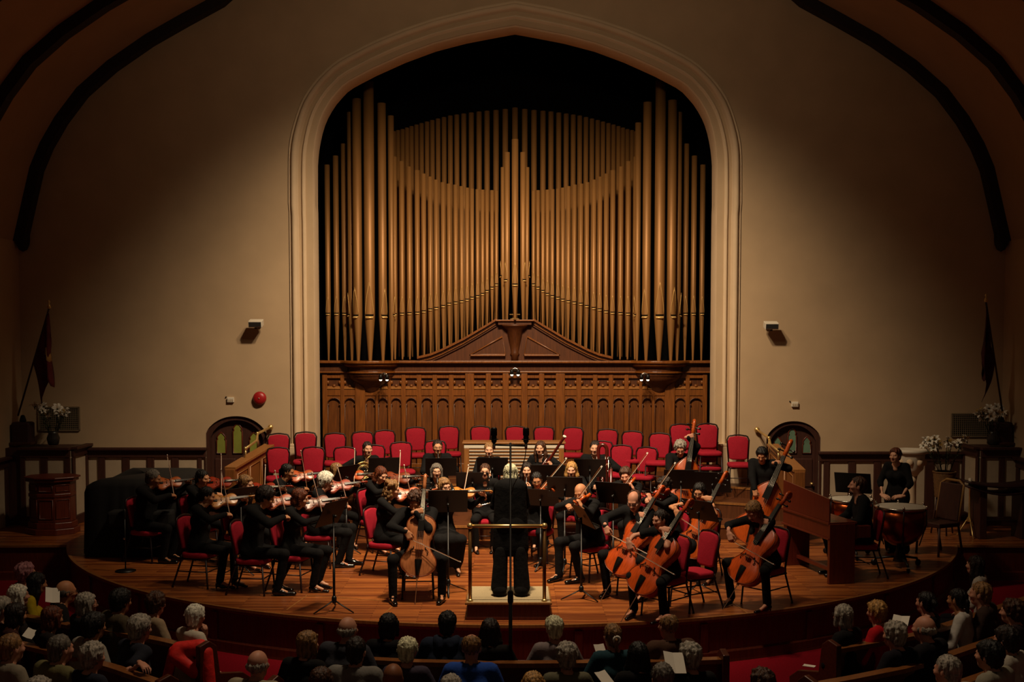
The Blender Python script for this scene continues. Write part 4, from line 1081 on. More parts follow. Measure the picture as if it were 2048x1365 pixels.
def ik(S, T, l1, l2, pole):
    d = T-S; L = np.linalg.norm(d); L2 = min(L, (l1+l2)*.995); d = d/max(L, 1e-6); T = S+d*L2
    a = (l1*l1-l2*l2+L2*L2)/(2*L2); hgt = math.sqrt(max(0, l1*l1-a*a))
    p = pole-d*(pole@d); p /= max(1e-6, np.linalg.norm(p))
    return S+d*a+p*hgt, T
def person(label, head_px, floor, heading, sex='m', pose='sit', lean=.05, side=0., twist=0., head=(0, 0, 0), hair=('short', 'brown'), sk=0, top=BLACK, bottom=BLACK, skirt=False, sleeve='long', neck='crew', arms=None, feet=None, spread=.13, glasses=False, sc=1., fine=True, group=None, root=None, legs=True, cat='person', rise=0.):
    """returns (root empty, dict of local points)"""
    w = 1. if sex == 'm' else .88
    up = (lambda z: .46+(z-.46)*sc) if pose == 'sit' else (lambda z: z*sc)
    if pose == 'sit': zs = dict(p=.55, wst=.70, ch=.87, sh=1.03, nb=1.085)
    else: zs = dict(p=.93, wst=1.07, ch=1.25, sh=1.41, nb=1.465)
    zs = {k: up(v)+rise for k, v in zs.items()}
    Pp = V3(0, .02, zs['p']); Pw = V3(side*.3, .03-lean*.3, zs['wst']); Pc = V3(side*.65, .03-lean*.65, zs['ch']); Ps = V3(side, .03-lean, zs['sh']); Nb = V3(side*1.05, .015-lean*1.08, zs['nb'])
    HCn = Nb+V3(side*.1, -.04-lean*.2, .118*sc)
    tw = R(twist); Lx = V3(math.cos(tw), math.sin(tw), 0); Fy = V3(-math.sin(tw), math.cos(tw), 0)
    sR, sL = Ps-Lx*.172*w*sc, Ps+Lx*.172*w*sc
    yaw, pit, rol = [R(a) for a in head]
    HR = np.array(Matrix.Rotation(yaw, 3, 'Z') @ Matrix.Rotation(pit, 3, 'X') @ Matrix.Rotation(rol, 3, 'Y'))
    # the neck pivots at its base
    piv = Nb+V3(0, 0, .02); HC = piv + HR @ (HCn-piv)
    htop = HC+HR @ V3(0, .01, .12*sc)
    # place the root so that the crown of the head falls where the photo has it
    ca, sa = math.cos(R(heading)), math.sin(R(heading))
    if root is None:
        g = G(head_px[0], head_px[1], floor+htop[2])
        rx = g.x-(ca*htop[0]-sa*htop[1]); ry = g.y-(sa*htop[0]+ca*htop[1]); root = (rx, ry, floor)
    t = thing('person', label, cat, root, R(heading), group)
    info = dict(Ps=Ps, HC=HC, Nb=Nb, sR=sR, sL=sL, root=root, heading=heading, t=t, Lx=Lx, htop=htop, HR=HR)
    l1, l2 = .285*sc, .255*sc
    if callable(arms): arms = arms(info)
    if arms is None:
        arms = {'R': (V3(-.07, -.27, .60) if pose == 'sit' else V3(-.2, -.06, .80), V3(.6, -.75, -.1), V3(.2, 0, -1), V3(-1, .4, -.2), 'soft'),
                'L': (V3(.07, -.27, .60) if pose == 'sit' else V3(.2, -.06, .80), V3(-.6, -.75, -.1), V3(-.2, 0, -1), V3(1, .4, -.2), 'soft')}
    body = Shape(); shirt = Shape(); SQ = (tuple(Fy), .80); hb = .028 if fine else .038; hs = .0155 if fine else .024
    def torso(S, e):
        S.cap(Pp-V3(.075*w, 0, 0), Pp+V3(.075*w, 0, 0), (.125+e)*sc, k=.05, sq=((0, 1, 0), .85))
        S.cap(Pw-V3(.055*w, 0, 0), Pw+V3(.055*w, 0, 0), (.112*w+e)*sc, k=.07, sq=((0, 1, 0), .82))
        S.cap(Pc-Lx*.075*w, Pc+Lx*.075*w, (.122*w+e)*sc, k=.07, sq=SQ)
        S.cap(Ps-Lx*.125*w-V3(0, 0, .01), Ps+Lx*.125*w-V3(0, 0, .01), (.062+e)*sc, k=.06, sq=SQ)
        if sex == 'f': 
            for sx in (-1, 1): S.ell(Pc+Lx*.06*sx-Fy*.085+V3(0, 0, .0), (.058+e,)*3, .04)
        S.cap(Ps+V3(0, 0, .01), Nb, (.075+e*.6)*sc, (.055+e*.3)*sc, k=.05)
    torso(body, -.014); torso(shirt, .014 if sex == 'm' else .007); ad = .008 if sex == 'm' else .003
    body.cap(Nb-V3(0, 0, .03), HC-V3(0, 0, .09), .052*w, .047*w, k=.03)
    hands = []
    for sd, S in (('R', sR), ('L', sL)):
        T, f, n, pole, hp = arms[sd][:5]
        f = np.array(f, float)/np.linalg.norm(f); n = np.array(n, float); n -= f*(n@f); n /= np.linalg.norm(n)
        wr = T-f*.085-n*.022
        E, wr = ik(S, wr, l1, l2, np.array(pole, float)); info['E'+sd] = E; info['W'+sd] = wr
        body.cap(S, E, .041*w, .036*w, k=.03); body.cap(E, wr, .036*w, .023, k=.015)
        if sleeve == 'long': shirt.cap(S, E, .060*w+.004+ad, .050*w+ad, k=.035); shirt.cap(E, wr-(wr-E)*.06, .049*w+ad, .034+ad*.6, k=.02)
        elif sleeve == 'elbow': shirt.cap(S, E, .060*w+.004, .052*w, k=.035); shirt.cap(E, E+(wr-E)*.25, .05*w, .05*w, k=.02)
        elif sleeve == 'short': shirt.cap(S, S+(E-S)*.55, .060*w+.006, .056*w, k=.03)
        else: shirt.cap(S-(S-Ps)*.1, S+(E-S)*.04, .05, .04, k=.02)
        y = np.cross(n, f); V, Q, lab = hand_mesh(hp, sd, .0064 if fine else .0095)
        hands.append((xf(V, np.stack([f, y, n], 1), wr), Q, lab)); info['hand'+sd] = (wr, f, n)
    shirt.cap(Nb+V3(0, 0, -.005)+(.0 if neck == 'shirt' else 0), Nb+V3(0, -.0, .2), .058, .062, k=.01, op='s')
    if neck == 'v': shirt.cap(Nb+V3(0, -.06, .03), Pc-Fy*.14+V3(0, 0, .06), .048, .006, k=.008, op='s')
    if neck == 'scoop': shirt.ell(Nb+V3(0, -.055, -.0), (.085, .075, .055), .01, op='s')
    # legs
    pants = Shape(); fl = floor*0
    hips = [V3(-.09, .0, zs['p']-.02), V3(.09, .0, zs['p']-.02)]
    if legs:
        if pose == 'sit':
            if feet is None: feet = ((-spread, -.40), (spread, -.36))
            fz = 0.
            kn = []
            for i, sx in enumerate((-1, 1)):
                fx_, fy_ = feet[i]; K = V3(sx*max(spread, .09)*.95 if abs(fx_) > .02 else fx_, -.42*sc, .50); an = V3(fx_, fy_+.06, .085)
                K, an2 = ik(hips[i], an, .43*sc, .43*sc, V3(sx*.35*(spread-.05)*3, -.5, 1.)); kn.append(K)
                body.cap(hips[i], K, .065, .046, k=.03); body.cap(K, an, .044, .03, k=.02)
                r2 = .062 if sex == 'm' else .052
                pants.cap(hips[i], K, .084*w, .064, k=.04); pants.cap(K, an+V3(0, 0, -.012 if sex == 'm' else .02), r2, .052, k=.03)
                if skirt: pants.cap(K, an+V3(0, 0, .12), .07, .085, k=.05)
            if skirt:
                mid = (kn[0]+kn[1])/2; pants.cap(Pp+V3(0, -.05, 0), mid, .10, .08, k=.06); pants.cap(mid, V3(0, (feet[0][1]+feet[1][1])/2+.08, .2), .085, .10, k=.06)
        else:
            if feet is None: feet = ((-.10, 0.02), (.10, .02))
            for i, sx in enumerate((-1, 1)):
                fx_, fy_ = feet[i]; an = V3(fx_, fy_+.05, .085); K, an = ik(hips[i], an, .43*sc, .44*sc, V3(sx*.2, -1, 0))
                body.cap(hips[i], K, .070, .046, k=.03); body.cap(K, an, .046, .03, k=.02)
                pants.cap(hips[i], K, .092*w, .072, k=.04); pants.cap(K, an+V3(0, 0, -.02), .070, .064 if sex == 'm' else .085, k=.03)
        pants.cap(Pp-V3(.075*w, 0, .02), Pp+V3(.075*w, 0, -.02), .128*sc, k=.06, sq=((0, 1, 0), .87))
        pv = pants.mesh(.018 if fine else .036); place(np_mesh('skirt' if skirt else 'trousers', [pv], [cloth(bottom)]), 'skirt' if skirt else 'trousers', t)
        if fine:
            for i, sx in enumerate((-1, 1)):
                fx_, fy_ = feet[i]; a = -sx*R(12); Rz = np.array(Matrix.Rotation(a if not (feet and len(feet) > 2) else a, 3, 'Z'))
                V, Q, lab = shoe_mesh(sex); place(np_mesh('shoe', [(xf(V, Rz, (fx_, fy_+.03, 0.002)), Q, lab)], [mat('black_shoe', '080707', .22)]), 'shoe', t)
                body.cap(V3(fx_, fy_+.06, .085), V3(fx_, fy_-.07, .045), .03, .024, k=.02)
    bv = body.mesh(hb); sv = shirt.mesh(hs)
    Vh, Qh, lh = head_mesh(sex, .0066 if fine else .0100)
    hairname = hair[1] if hair else 'brown'
    place(np_mesh('body', [bv, (xf(Vh*sc, HR, HC), Qh, lh)] + hands, [skin(sk), M_EYE, M_LIP, hairm(hairname if hairname not in ('white', 'platinum') else 'grey')]), 'body', t)
    gname = 'dress_top' if (skirt and sex == 'f') else ('jacket' if sex == 'm' else 'blouse')
    place(np_mesh(gname, [sv], [cloth(top)]), gname, t)
    if hair:
        V, Q, lab = hair_mesh(hair[0], .0085 if fine else .0105); f_ = sc*(.96 if sex == 'f' else 1.)
        place(np_mesh('hair', [(xf(V*f_, HR, HC), Q, lab*0)], [hairm(hair[1])]), 'hair', t)
    if glasses:
        mb = MB()
        for sx in (-1, 1):
            mb.tube([(sx*.031+.020*math.cos(q), -.101, .002+.016*math.sin(q)) for q in np.linspace(0, 2*math.pi, 13)[:-1]], .0026, 5, closed=True)
            mb.tube([(sx*.05, -.10, .006), (sx*.078, -.02, .006), (sx*.078, .02, .0)], .0024, 5)
        mb.tube([(-.012, -.103, .005), (.012, -.103, .005)], .0024, 5)
        mb.v = [tuple(HR @ (np.array(v)*sc)+HC) for v in mb.v]; mb.build('glasses', M_BLK, t)
    return t, info
def world_of(info, Ml):
    return Matrix.Translation(info['root']) @ Matrix.Rotation(R(info['heading']), 4, 'Z') @ Ml
def nv(v): v = np.array(v, float); return v/np.linalg.norm(v)
def mat_from(x, z, o):
    x = nv(x); z = np.array(z, float); z = nv(z-x*(z@x)); y = np.cross(z, x); return basis(x, y, z, o)
def violinist(label, short, px, floor, heading, varn='amber', az=38, el=4, roll=48, t=.45, bowtilt=6, viola=False, bowlab=None, chair_lab=None, head=(22, 12, -8), **kw):
    """a player with violin and bow; geometry is worked out in the player's own frame"""
    L = .42 if viola else .375; st = {}
    def arms(I):
        Ps = I['Ps']; a_, e_, ro = R(az), R(el), R(roll)
        a = V3(math.sin(a_)*math.cos(e_), -math.cos(a_)*math.cos(e_), math.sin(e_))
        r = V3(-math.cos(a_), -math.sin(a_), 0); up_ = nv(np.cross(r, a)); up_ = up_ if up_[2] > 0 else -up_
        n = math.cos(ro)*up_+math.sin(ro)*r
        O = Ps+V3(.075, -.075, .075)
        rb = R(roll+bowtilt); b = math.cos(rb)*(-r)+math.sin(rb)*up_
        K = O+a*L*.60+n*.036; Fp = K-b*t*.66
        st.update(O=O, a=a, n=n, b=b, Fp=Fp)
        nk = O+a*(L*1.26)-n*.005
        return {'L': (nk-n*.012+r*.0, nv(n*.75-r*.15-a*.1+V3(0, 0, .2)), nv(r*.9+a*-.2), V3(.3, -.1, -1), 'press'),
                'R': (Fp+n*.015, nv(b*.2-n*.3+a*.55+V3(0, 0, -.1)), nv(-n*.8-V3(0, 0, .5)), V3(-1, .35, -.25), 'bow')}
    tt, I = person(label, px, floor, heading, arms=arms, head=head, **kw)
    string_inst('viola' if viola else 'violin', varn, '%s held under the chin of %s' % ('viola' if viola else 'violin', short), world_of(I, mat_from(st['a'], st['n'], st['O'])))
    nb = st['n']; bow('bow in the right hand of %s' % short, world_of(I, mat_from(st['b'], np.cross(st['b'], np.cross(nb, st['b'])), st['Fp'])))
    if chair_lab is not False: chair(I['root'], R(heading), 'red chair under %s' % short, 'chairs under the players')
    return I
def cellist(label, short, px, floor, heading, varn='cellored', leanx=.12, back=.40, t=.42, bdir=(.95, -.12, -.25), O=(0, -.44, .30), lh=.86, spread=.25, chairb=True, tilt=0, **kw):
    st = {}
    def arms(I):
        a = nv((leanx, back, .86)); n = V3(math.sin(R(tilt)), -math.cos(R(tilt)), .25); n = nv(n-a*(n@a)); Oo = V3(*O)
        K = Oo+a*.40+n*.095; b = nv(bdir); b = nv(b-n*(b@n)*.8); Fp = K-b*t*.68
        st.update(a=a, n=n, O=Oo, b=b, Fp=Fp); y = np.cross(n, a)
        nk = Oo+a*(.77*1.0+.77*.385*lh)+n*.03
        return {'L': (nk+n*.02, nv(-y*.9+V3(0, 0, .25)) if True else 0, nv(-n), V3(.7, .05, -1), 'press'),
                'R': (Fp+n*.02, nv(b*.45-n*.1+V3(0, -.2, -.7)), nv(-n-V3(0, 0, .0)), V3(-1, .3, -.1), 'bow')}
    tt, I = person(label, px, floor, heading, arms=arms, spread=spread, **kw)
    string_inst('cello', varn, 'cello played by %s' % short, world_of(I, mat_from(st['a'], st['n'], st['O'])))
    bow('cello bow in the right hand of %s' % short, world_of(I, mat_from(st['b'], st['n'], st['Fp'])), True)
    if chairb: chair(I['root'], R(heading), 'red chair under %s' % short, 'chairs under the players')
    return I
# ================================================================== the orchestra
VI = violinist
VI('man with short grey hair and black suit playing violin farthest left', 'the grey-haired violinist at the far left', (309, 941), 0, 72, varn='amber', hair=('short', 'pepper'), sk=2, sc=1.03, t=.42, az=42)
VI('woman with tied black hair playing a dark violin behind the far left violinists', 'the black-haired violinist at the back left', (406, 941), 0, 48, varn='red', sex='f', hair=('tied', 'black'), sk=1, t=.4, az=50, neck='crew', skirt=False)
VI('dark-haired woman in black playing a bright golden violin at the left', 'the dark-haired woman second from the left', (417, 975), 0, 76, varn='gold', sex='f', hair=('ponytail', 'black'), sk=1, t=.42, feet=((-.12, -.40), (.05, -.52)))
VI('woman with short blond hair playing violin beside the left stair wall', 'the blond woman beside the left stair wall', (493, 952), 0, 52, varn='red', sex='f', hair=('pixie', 'sandy'), sk=5, t=.55, az=40)
VI('man with tousled dark hair playing violin at the front left stage edge', 'the dark-haired man at the front left edge', (539, 976), 0, 82, varn='orange', hair=('short_full', 'dark'), sk=1, sc=1.08, t=.45, head=(24, 24, -6), az=36, lean=.08, feet=((-.13, -.42), (.13, -.32)))
VI('woman with brown bobbed hair playing violin beside the front left music stand', 'the brown-haired woman beside the front left stand', (603, 979), 0, 76, varn='brown', sex='f', hair=('bob', 'auburn'), sk=5, t=.45, az=40)
VI('woman with dark tied hair playing an orange violin in front of the empty choir chairs', 'the dark-haired woman in front of the empty choir chairs', (577, 929), 0, 62, varn='orange', sex='f', hair=('tied', 'black'), sk=2, t=.45, az=46)
VI('man with thick white hair and black jacket playing violin in profile', 'the white-haired man', (655, 946), 0, 86, varn='red', hair=('short_full', 'white'), sk=3, sc=1.04, t=.62, az=30, feet=((-.1, -.36), (.14, -.46)))
VI('woman with blond bob playing violin behind the white-haired man', 'the blond woman behind the white-haired man', (675, 928), 0, 45, varn='orange', sex='f', hair=('bob', 'sandy'), sk=5, t=.4, az=45)
VI('woman with auburn hair looking down over her viola in front of the horn player', 'the auburn-haired woman in front of the horn', (766, 936), 0, 40, varn='brown', sex='f', hair=('long', 'auburn'), sk=5, t=.4, az=45, viola=True, head=(10, 26, 0))
VI('woman with long curly light brown hair playing violin left of the solo cellist', 'the curly-haired woman left of the solo cellist', (787, 962), 0, 68, varn='orange', sex='f', hair=('longcurly', 'sandy'), sk=5, t=.45, az=42, sleeve='elbow', skirt=True)
VI('woman with short light brown hair and glasses playing violin behind the wide music stand', 'the short-haired woman behind the wide stand', (888, 957), 0, 18, varn='gold', sex='f', hair=('bob', 'sandy'), sk=5, t=.42, az=58, roll=40, neck='v', skirt=True, glasses=True, head=(14, 8, -6))
VI('woman with black hair and glasses playing viola just right of the conductor', 'the woman just right of the conductor', (1072, 946), 0, -18, varn='orange', sex='f', hair=('tied', 'black'), sk=2, t=.3, az=30, roll=42, viola=True, glasses=True, head=(16, 12, -6))
VI('bald man in black playing violin to the right of the conductor', 'the bald violinist right of the conductor', (1157, 969), 0, -52, varn='orange', hair=('bald', 'brown'), sk=0, sc=1.02, t=.3, az=34, lean=.12, feet=((-.15, -.50), (.12, -.36)), head=(22, 20, -8))
VI('man with wavy brown hair playing violin in front of the contrabassoon', 'the man in front of the contrabassoon', (1249, 937), 0, -38, varn='orange', hair=('short_full', 'brown'), sk=3, t=.3, az=30)
VI('player with curly dark hair playing violin beside the bass stands', 'the curly-haired player beside the bass stands', (1325, 957), 0, -72, varn='red', hair=('curly', 'dark'), sk=3, t=.3, az=30, sex='f')
cellist('man with curly brown hair playing the solo cello at the front of the stage', 'the solo cellist', (829, 988), 0, 3, varn='cellobrown', hair=('curly', 'brown'), sk=0, sc=1.06, head=(-14, 28, 0), lean=.07, leanx=.07, back=.26, O=(.0, -.46, .34), bdir=(.92, -.25, -.38), t=.2, lh=.12, spread=.28, feet=((-.30, -.44), (.30, -.40)), tilt=0)
cellist('balding man with glasses playing cello on the right side', 'the balding man with glasses', (1266, 985), 0, -38, varn='cellored', hair=('balding', 'brown'), sk=3, sc=1.05, head=(12, 24, 0), lean=.07, glasses=True, leanx=.28, back=.50, O=(-.06, -.5, .34), bdir=(.9, -.15, -.22), lh=.15)
cellist('woman with dark tied hair and short sleeves playing cello at the front right edge', 'the woman at the front right edge', (1319, 1021), 0, -44, varn='cellored', sex='f', hair=('bun', 'dark'), sk=3, sc=.93, spread=.2, head=(-14, 8, 0), lean=.05, sleeve='short', leanx=.28, back=.50, O=(-.06, -.5, .34), bdir=(.9, -.15, -.22), lh=.15)
cellist('woman with long black hair and sleeveless dress playing cello below the bass stands', 'the woman with long black hair', (1398, 968), 0, -30, varn='orange', sex='f', hair=('long', 'black'), sk=0, head=(6, 16, 0), glasses=True, sleeve='none', skirt=True, leanx=.32, back=.34, O=(-.06, -.46, .36), bdir=(.8, -.1, -.4), lh=.25)
cellist('player with blond bobbed hair bending over a cello nearest the harpsichord', 'the blond cellist nearest the harpsichord', (1501, 1007), 0, -48, varn='cellored', sex='f', hair=('bob', 'sandy'), sk=3, sc=1.03, head=(0, 34, 0), lean=.14, sleeve='elbow', leanx=.26, back=.50, O=(-.06, -.5, .34), bdir=(.9, -.15, -.22), lh=.15)
# solo cello side chairs without players
def bassist(label, short, px, floor, heading, pose, bdir, O, leanx, back, scl=1., bt=.1, lh=.9, t=.3, **kw):
    st = {}
    def arms(I):
        a = nv((leanx, back, .95)); n = nv(V3(.15, -1, .25)); n = nv(n-a*(n@a)); Oo = V3(*O); y = np.cross(n, a); L = 1.14*scl
        K = Oo+a*L*.50+n*.16; b = nv(bdir); Fp = K-b*t*.68; st.update(a=a, n=n, O=Oo, b=b, Fp=Fp)
        nk = Oo+a*(L+L*.385*lh)+n*.05
        return {'L': (nk+n*.01, nv(-y*.8+V3(0, 0, .35)), nv(-n), V3(1, .1, -.3), 'press'), 'R': (Fp+n*.02, nv(b*.4+V3(0, -.1, -.8)), nv(-n), V3(-1, .3, 0), 'bow')}
    tt, I = person(label, px, floor, heading, pose=pose, arms=arms, **kw)
    M = world_of(I, mat_from(st['a'], st['n'], st['O'])) @ Matrix.Scale(scl, 4)
    string_inst('bass', 'bass', 'double bass played by %s' % short, M); bow('double bass bow held by %s' % short, world_of(I, mat_from(st['b'], st['n'], st['Fp'])), True); return I
I = bassist('grey-haired man with glasses playing double bass in front of the stacked chairs', 'the grey-haired bassist', (1361, 885), P1Z, -8, 'sit', (.85, -.2, -.1), (-.0, -.52, .16), .14, .20, scl=.84, lh=.95, hair=('curly', 'grey'), sk=3, sc=1.03, head=(0, 24, 0), glasses=True, spread=.3)
chair(I['root'], R(-8), 'red chair under the grey-haired bassist', 'chairs under the players')
bassist('young man with black hair standing to play double bass by the right door', 'the young standing bassist', (1523, 898), 0, -28, 'stand', (.4, -.3, -.5), (-.12, -.42, .10), .34, .22, scl=.92, lh=.75, t=.1, hair=('short_full', 'black'), sk=0, sc=.93, head=(8, 24, 0), lean=.05)
# ---- winds
M_SILVER = mat('silver_keys', 'd8d2c8', .2, 1.); M_GRENA = mat('grenadilla', '100c0b', .3); M_MAPLR = wood('bassoon_maple', '4d140d', rough=.25, coat=.3)
def seat(I, short): chair(I['root'], R(I['heading']), 'red chair under %s' % short, 'chairs under the players')
def clarinet(label, M, m=None, L=.64, nm='clarinet', bell=.033):
    t = thing(nm, label, nm); t.matrix_world = M
    MB().lathe([(.006, 0), (.010, .05), (.012, .09), (.0135, .1), (.0135, L*.85), (.018, L*.93), (bell, L), (bell*.8, L-.004)], 12).build('tube', m or M_GRENA, t)
    for k in range(9):
        MB().lathe([(.0145, 0), (.0165, .003), (.0165, .008), (.0145, .011)], 10, (0, 0, .12+k*L*.075)).build('key_ring', M_SILVER, t)
    for s in (-1, 1): MB().tube([(s*.018, -.004, .16), (s*.019, -.004, L*.75)], .0028, 5).build('key_rod', M_SILVER, t)
    return t
def blower(I, f_dir=(0, -.55, -.84), d1=.18, d2=.36):
    m = I['HC']+I['HR'] @ V3(0, -.10, -.062); f = nv(f_dir)
    return m, f, {'L': (m+f*d1, nv((-.6, -.3, .5)), nv((-.1, .9, .2)), V3(1, .2, -.6), 'press'), 'R': (m+f*d2, nv((.6, -.3, .5)), nv((.1, .9, .2)), V3(-1, .2, -.6), 'press')}
def wind(label, short, px, floor, heading, kind, **kw):
    st = {}
    def arms(I):
        m, f, A = blower(I); st.update(m=m, f=f); return A
    t, I = person(label, px, floor, heading, arms=arms, **kw); x = nv(np.cross((0, 1, .2), st['f'])); y = np.cross(st['f'], x)
    clarinet('%s held to the mouth of %s' % (kind, short), world_of(I, basis(x, y, st['f'], st['m'])), nm=kind, bell=.033 if kind == 'clarinet' else .022, L=.64 if kind == 'clarinet' else .6)
    seat(I, short); return I
wind('man with glasses and dark beard seated behind a stand among the winds', 'the bearded man with glasses', (875, 881), P1Z, 8, 'clarinet', hair=('short', 'dark'), sk=1, glasses=True, neck='v')
wind('smiling woman with grey bob and glasses seated in front of the bearded wind player', 'the grey-haired woman with glasses', (873, 928), 0, 8, 'oboe', sex='f', hair=('bob', 'pepper'), sk=5, glasses=True)
wind('woman with pulled-back hair in a black jacket seated in front of the louvred cabinet', 'the woman in front of the louvred cabinet', (978, 886), P1Z, 2, 'clarinet', sex='f', hair=('tied', 'sandy'), sk=5, neck='v')
wind('woman with dark wavy hair raising her hand to an oboe beside the conductor', 'the dark-haired woman beside the conductor', (1054, 926), 0, -4, 'oboe', sex='f', hair=('long', 'dark'), sk=5)
wind('woman with long blond hair holding a clarinet right of the conductor', 'the long-haired blond woman', (1143, 925), 0, -8, 'clarinet', sex='f', hair=('long', 'blond'), sk=5, neck='scoop', head=(0, 8, 0))
# flute at rest across the lap
fl = {}
def arms(I):
    c = V3(0, -.27, .72); d = nv((-.95, -.1, -.22)); fl.update(c=c, d=d)
    return {'R': (c+d*.1, nv((.5, -.6, -.2)), nv((0, .3, -1)), V3(-1, .3, -.3), 'grip'), 'L': (c-d*.16, nv((-.5, -.6, -.2)), nv((0, .3, -1)), V3(1, .3, -.3), 'grip')}
t, I = person('woman with pulled-back brown hair holding a flute across her lap', (970, 928), 0, 0, arms=arms, sex='f', hair=('tied', 'brown'), sk=5, neck='scoop', sc=1.)
seat(I, 'the flute player')
t = thing('flute', 'silver flute resting across the lap of a seated woman', 'flute'); t.matrix_world = world_of(I, mat_from(fl['d'], (0, 0, 1), fl['c']-fl['d']*.3))
MB().tube([(0, 0, 0), (.67, 0, 0)], .0105, 10).build('tube', M_SILVER, t); MB().lathe([(.0, 0), (.012, 0), (.012, .006), (0, .008)], 8, (.08, 0, .008)).build('lip_plate', M_SILVER, t)
for k in range(10): MB().lathe([(.0, .0), (.008, .0), (.008, .004), (0, .005)], 8, (.22+k*.038, 0, .010)).build('key', M_SILVER, t)
# french horn
hn = {}
def arms(I):
    c = V3(-.12, -.26, .86); hn.update(c=c)
    return {'R': (c+V3(-.09, .05, -.12), nv((.2, -.6, -.3)), nv((1, 0, .2)), V3(-1, .4, -.2), 'grip'), 'L': (c+V3(.10, -.02, .10), nv((-.5, -.5, .5)), nv((-.6, .6, 0)), V3(1, .2, -.4), 'grip')}
t, I = person('woman with short dark hair holding a french horn in front of the choir chairs', (735, 884), P1Z, 22, arms=arms, sex='f', hair=('tied', 'dark'), sk=5); seat(I, 'the horn player')
t = thing('french_horn', 'brass french horn in the arms of the dark-haired horn player', 'french horn'); t.matrix_world = world_of(I, basis((1, 0, 0), (0, 1, 0), (0, 0, 1), hn['c']))
for k, (r_, dy) in enumerate(((.15, 0), (.125, .018), (.10, -.016), (.075, .01))):
    MB().tube([(r_*math.cos(a), dy, r_*math.sin(a)) for a in np.linspace(0, 2*math.pi, 25)[:-1]], .010-.001*k, 7, closed=True).build('coil', M_BRASS, t)
MB().lathe([(.012, 0), (.016, .1), (.028, .18), (.06, .25), (.12, .29), (.15, .30), (.147, .297), (.11, .283), (.05, .245)], 24, (.12, .01, .02), Matrix.Rotation(R(205), 3, 'Y') @ Matrix.Rotation(R(25), 3, 'X')).build('bell', M_BRASS, t)
for k in range(3): MB().lathe([(.014, -.03), (.018, -.025), (.018, .025), (.014, .03)], 10, (-.03+k*.042, -.02, 0), rot('X', math.pi/2)).build('valve', M_SILVER, t)
MB().tube([(.0, 0, .15), (.05, -.02, .2), (.13, -.02, .27)], .006, 6).build('leadpipe', M_BRASS, t)
# bassoon
bs = {}
def arms(I):
    o = V3(-.22, -.22, .42); d = nv((.55, -.10, .82)); bs.update(o=o, d=d)
    return {'L': (o+d*.72, nv((-.3, -.2, .8)), nv((-.8, .4, 0)), V3(1, .2, -.5), 'grip'), 'R': (o+d*.36, nv((.5, -.5, .2)), nv((.3, .8, 0)), V3(-1, .4, -.2), 'grip')}
t, I = person('woman with long brown hair playing a bassoon in front of the louvred cabinet', (1081, 883), P1Z, -14, arms=arms, sex='f', hair=('long', 'brown'), sk=5); seat(I, 'the bassoonist')
t = thing('bassoon', 'dark red bassoon with a white bell ring slanting above the woodwinds', 'bassoon'); t.matrix_world = world_of(I, mat_from(bs['d'], (0, -1, .1), bs['o']))
MB().tube([(-.0, 0, 0), (.03, 0, 0), (.45, 0, 0), (.46, 0, 0), (.95, 0, 0), (1.18, 0, 0), (1.22, 0, 0)], [.03, .034, .032, .024, .022, .022, .026], 10).build('long_joint', M_MAPLR, t)
MB().tube([(.02, .045, 0), (.75, .045, 0)], [.024, .016], 8).build('wing_joint', M_MAPLR, t)
MB().lathe([(.022, 0), (.030, .004), (.032, .02), (.026, .03), (.016, .03), (.014, .0)], 14, (1.21, 0, 0), rot('Y', math.pi/2)).build('bell_ring', M_PAPER, t)
MB().tube([(.75, .045, 0), (.82, .05, .02), (.82, .1, .08), (.74, .16, .14)], .004, 6).build('bocal', M_SILVER, t)
for k in range(7): MB().tube([(.1+k*.09, .02, .03), (.16+k*.09, .02, .034)], .006, 5).build('key', M_SILVER, t)
# contrabassoon
cb = {}
def arms(I):
    o = V3(.21, -.33, .10); cb.update(o=o)
    return {'L': (o+V3(-.02, 0, .88), nv((-.2, -.5, .4)), nv((.6, .6, 0)), V3(1, .2, -.5), 'grip'), 'R': (o+V3(-.12, 0, .42), nv((.6, -.4, 0)), nv((.2, .8, 0)), V3(-1, .3, -.2), 'grip')}
t, I = person('man with short dark hair playing a tall contrabassoon', (1190, 883), P1Z, -8, arms=arms, hair=('short', 'dark'), sk=5); seat(I, 'the contrabassoonist')
t = thing('contrabassoon', 'tall dark red contrabassoon with a looped top and silver keys', 'contrabassoon'); t.matrix_world = world_of(I, basis((1, 0, 0), (0, 1, 0), (0, 0, 1), cb['o']))
top_ = [(-.07+.07*math.cos(a), 0, 1.10+.09*math.sin(a)) for a in np.linspace(math.pi, 0, 9)]
MB().tube([(-.14, 0, .12), (-.14, 0, 1.05)] + top_ + [(0, 0, .1)], .032, 9).build('main_tube', M_MAPLR, t)
MB().tube([(0, 0, .1), (.02, .02, .03), (.06, .02, .06), (.07, .02, .8)], .026, 8).build('wing_tube', M_MAPLR, t)
MB().tube([(-.14, 0, .12), (-.10, .0, .04), (-.07, .02, .1), (-.07, .03, .95)], .022, 8).build('inner_tube', M_MAPLR, t)
for k in range(12): MB().lathe([(0, 0), (.017, .0), (.017, .008), (0, .012)], 8, (-.05+.05*(k % 3)-.03, -.035, .2+k*.07), rot('X', math.pi/2)).build('key', M_SILVER, t)
for s in (-.16, -.02, .03): MB().tube([(s, -.03, .2), (s, -.035, 1.0)], .005, 5).build('key_rod', M_SILVER, t)
MB().tube([(.07, .02, .8), (.05, .03, .88), (-.05, .1, .95), (-.18, .2, .93)], .005, 6).build('bocal', M_SILVER, t)
MB().tube([(0, 0, .03), (0, 0, -.09)], .006, 6).build('endpin', M_SILVER, t)
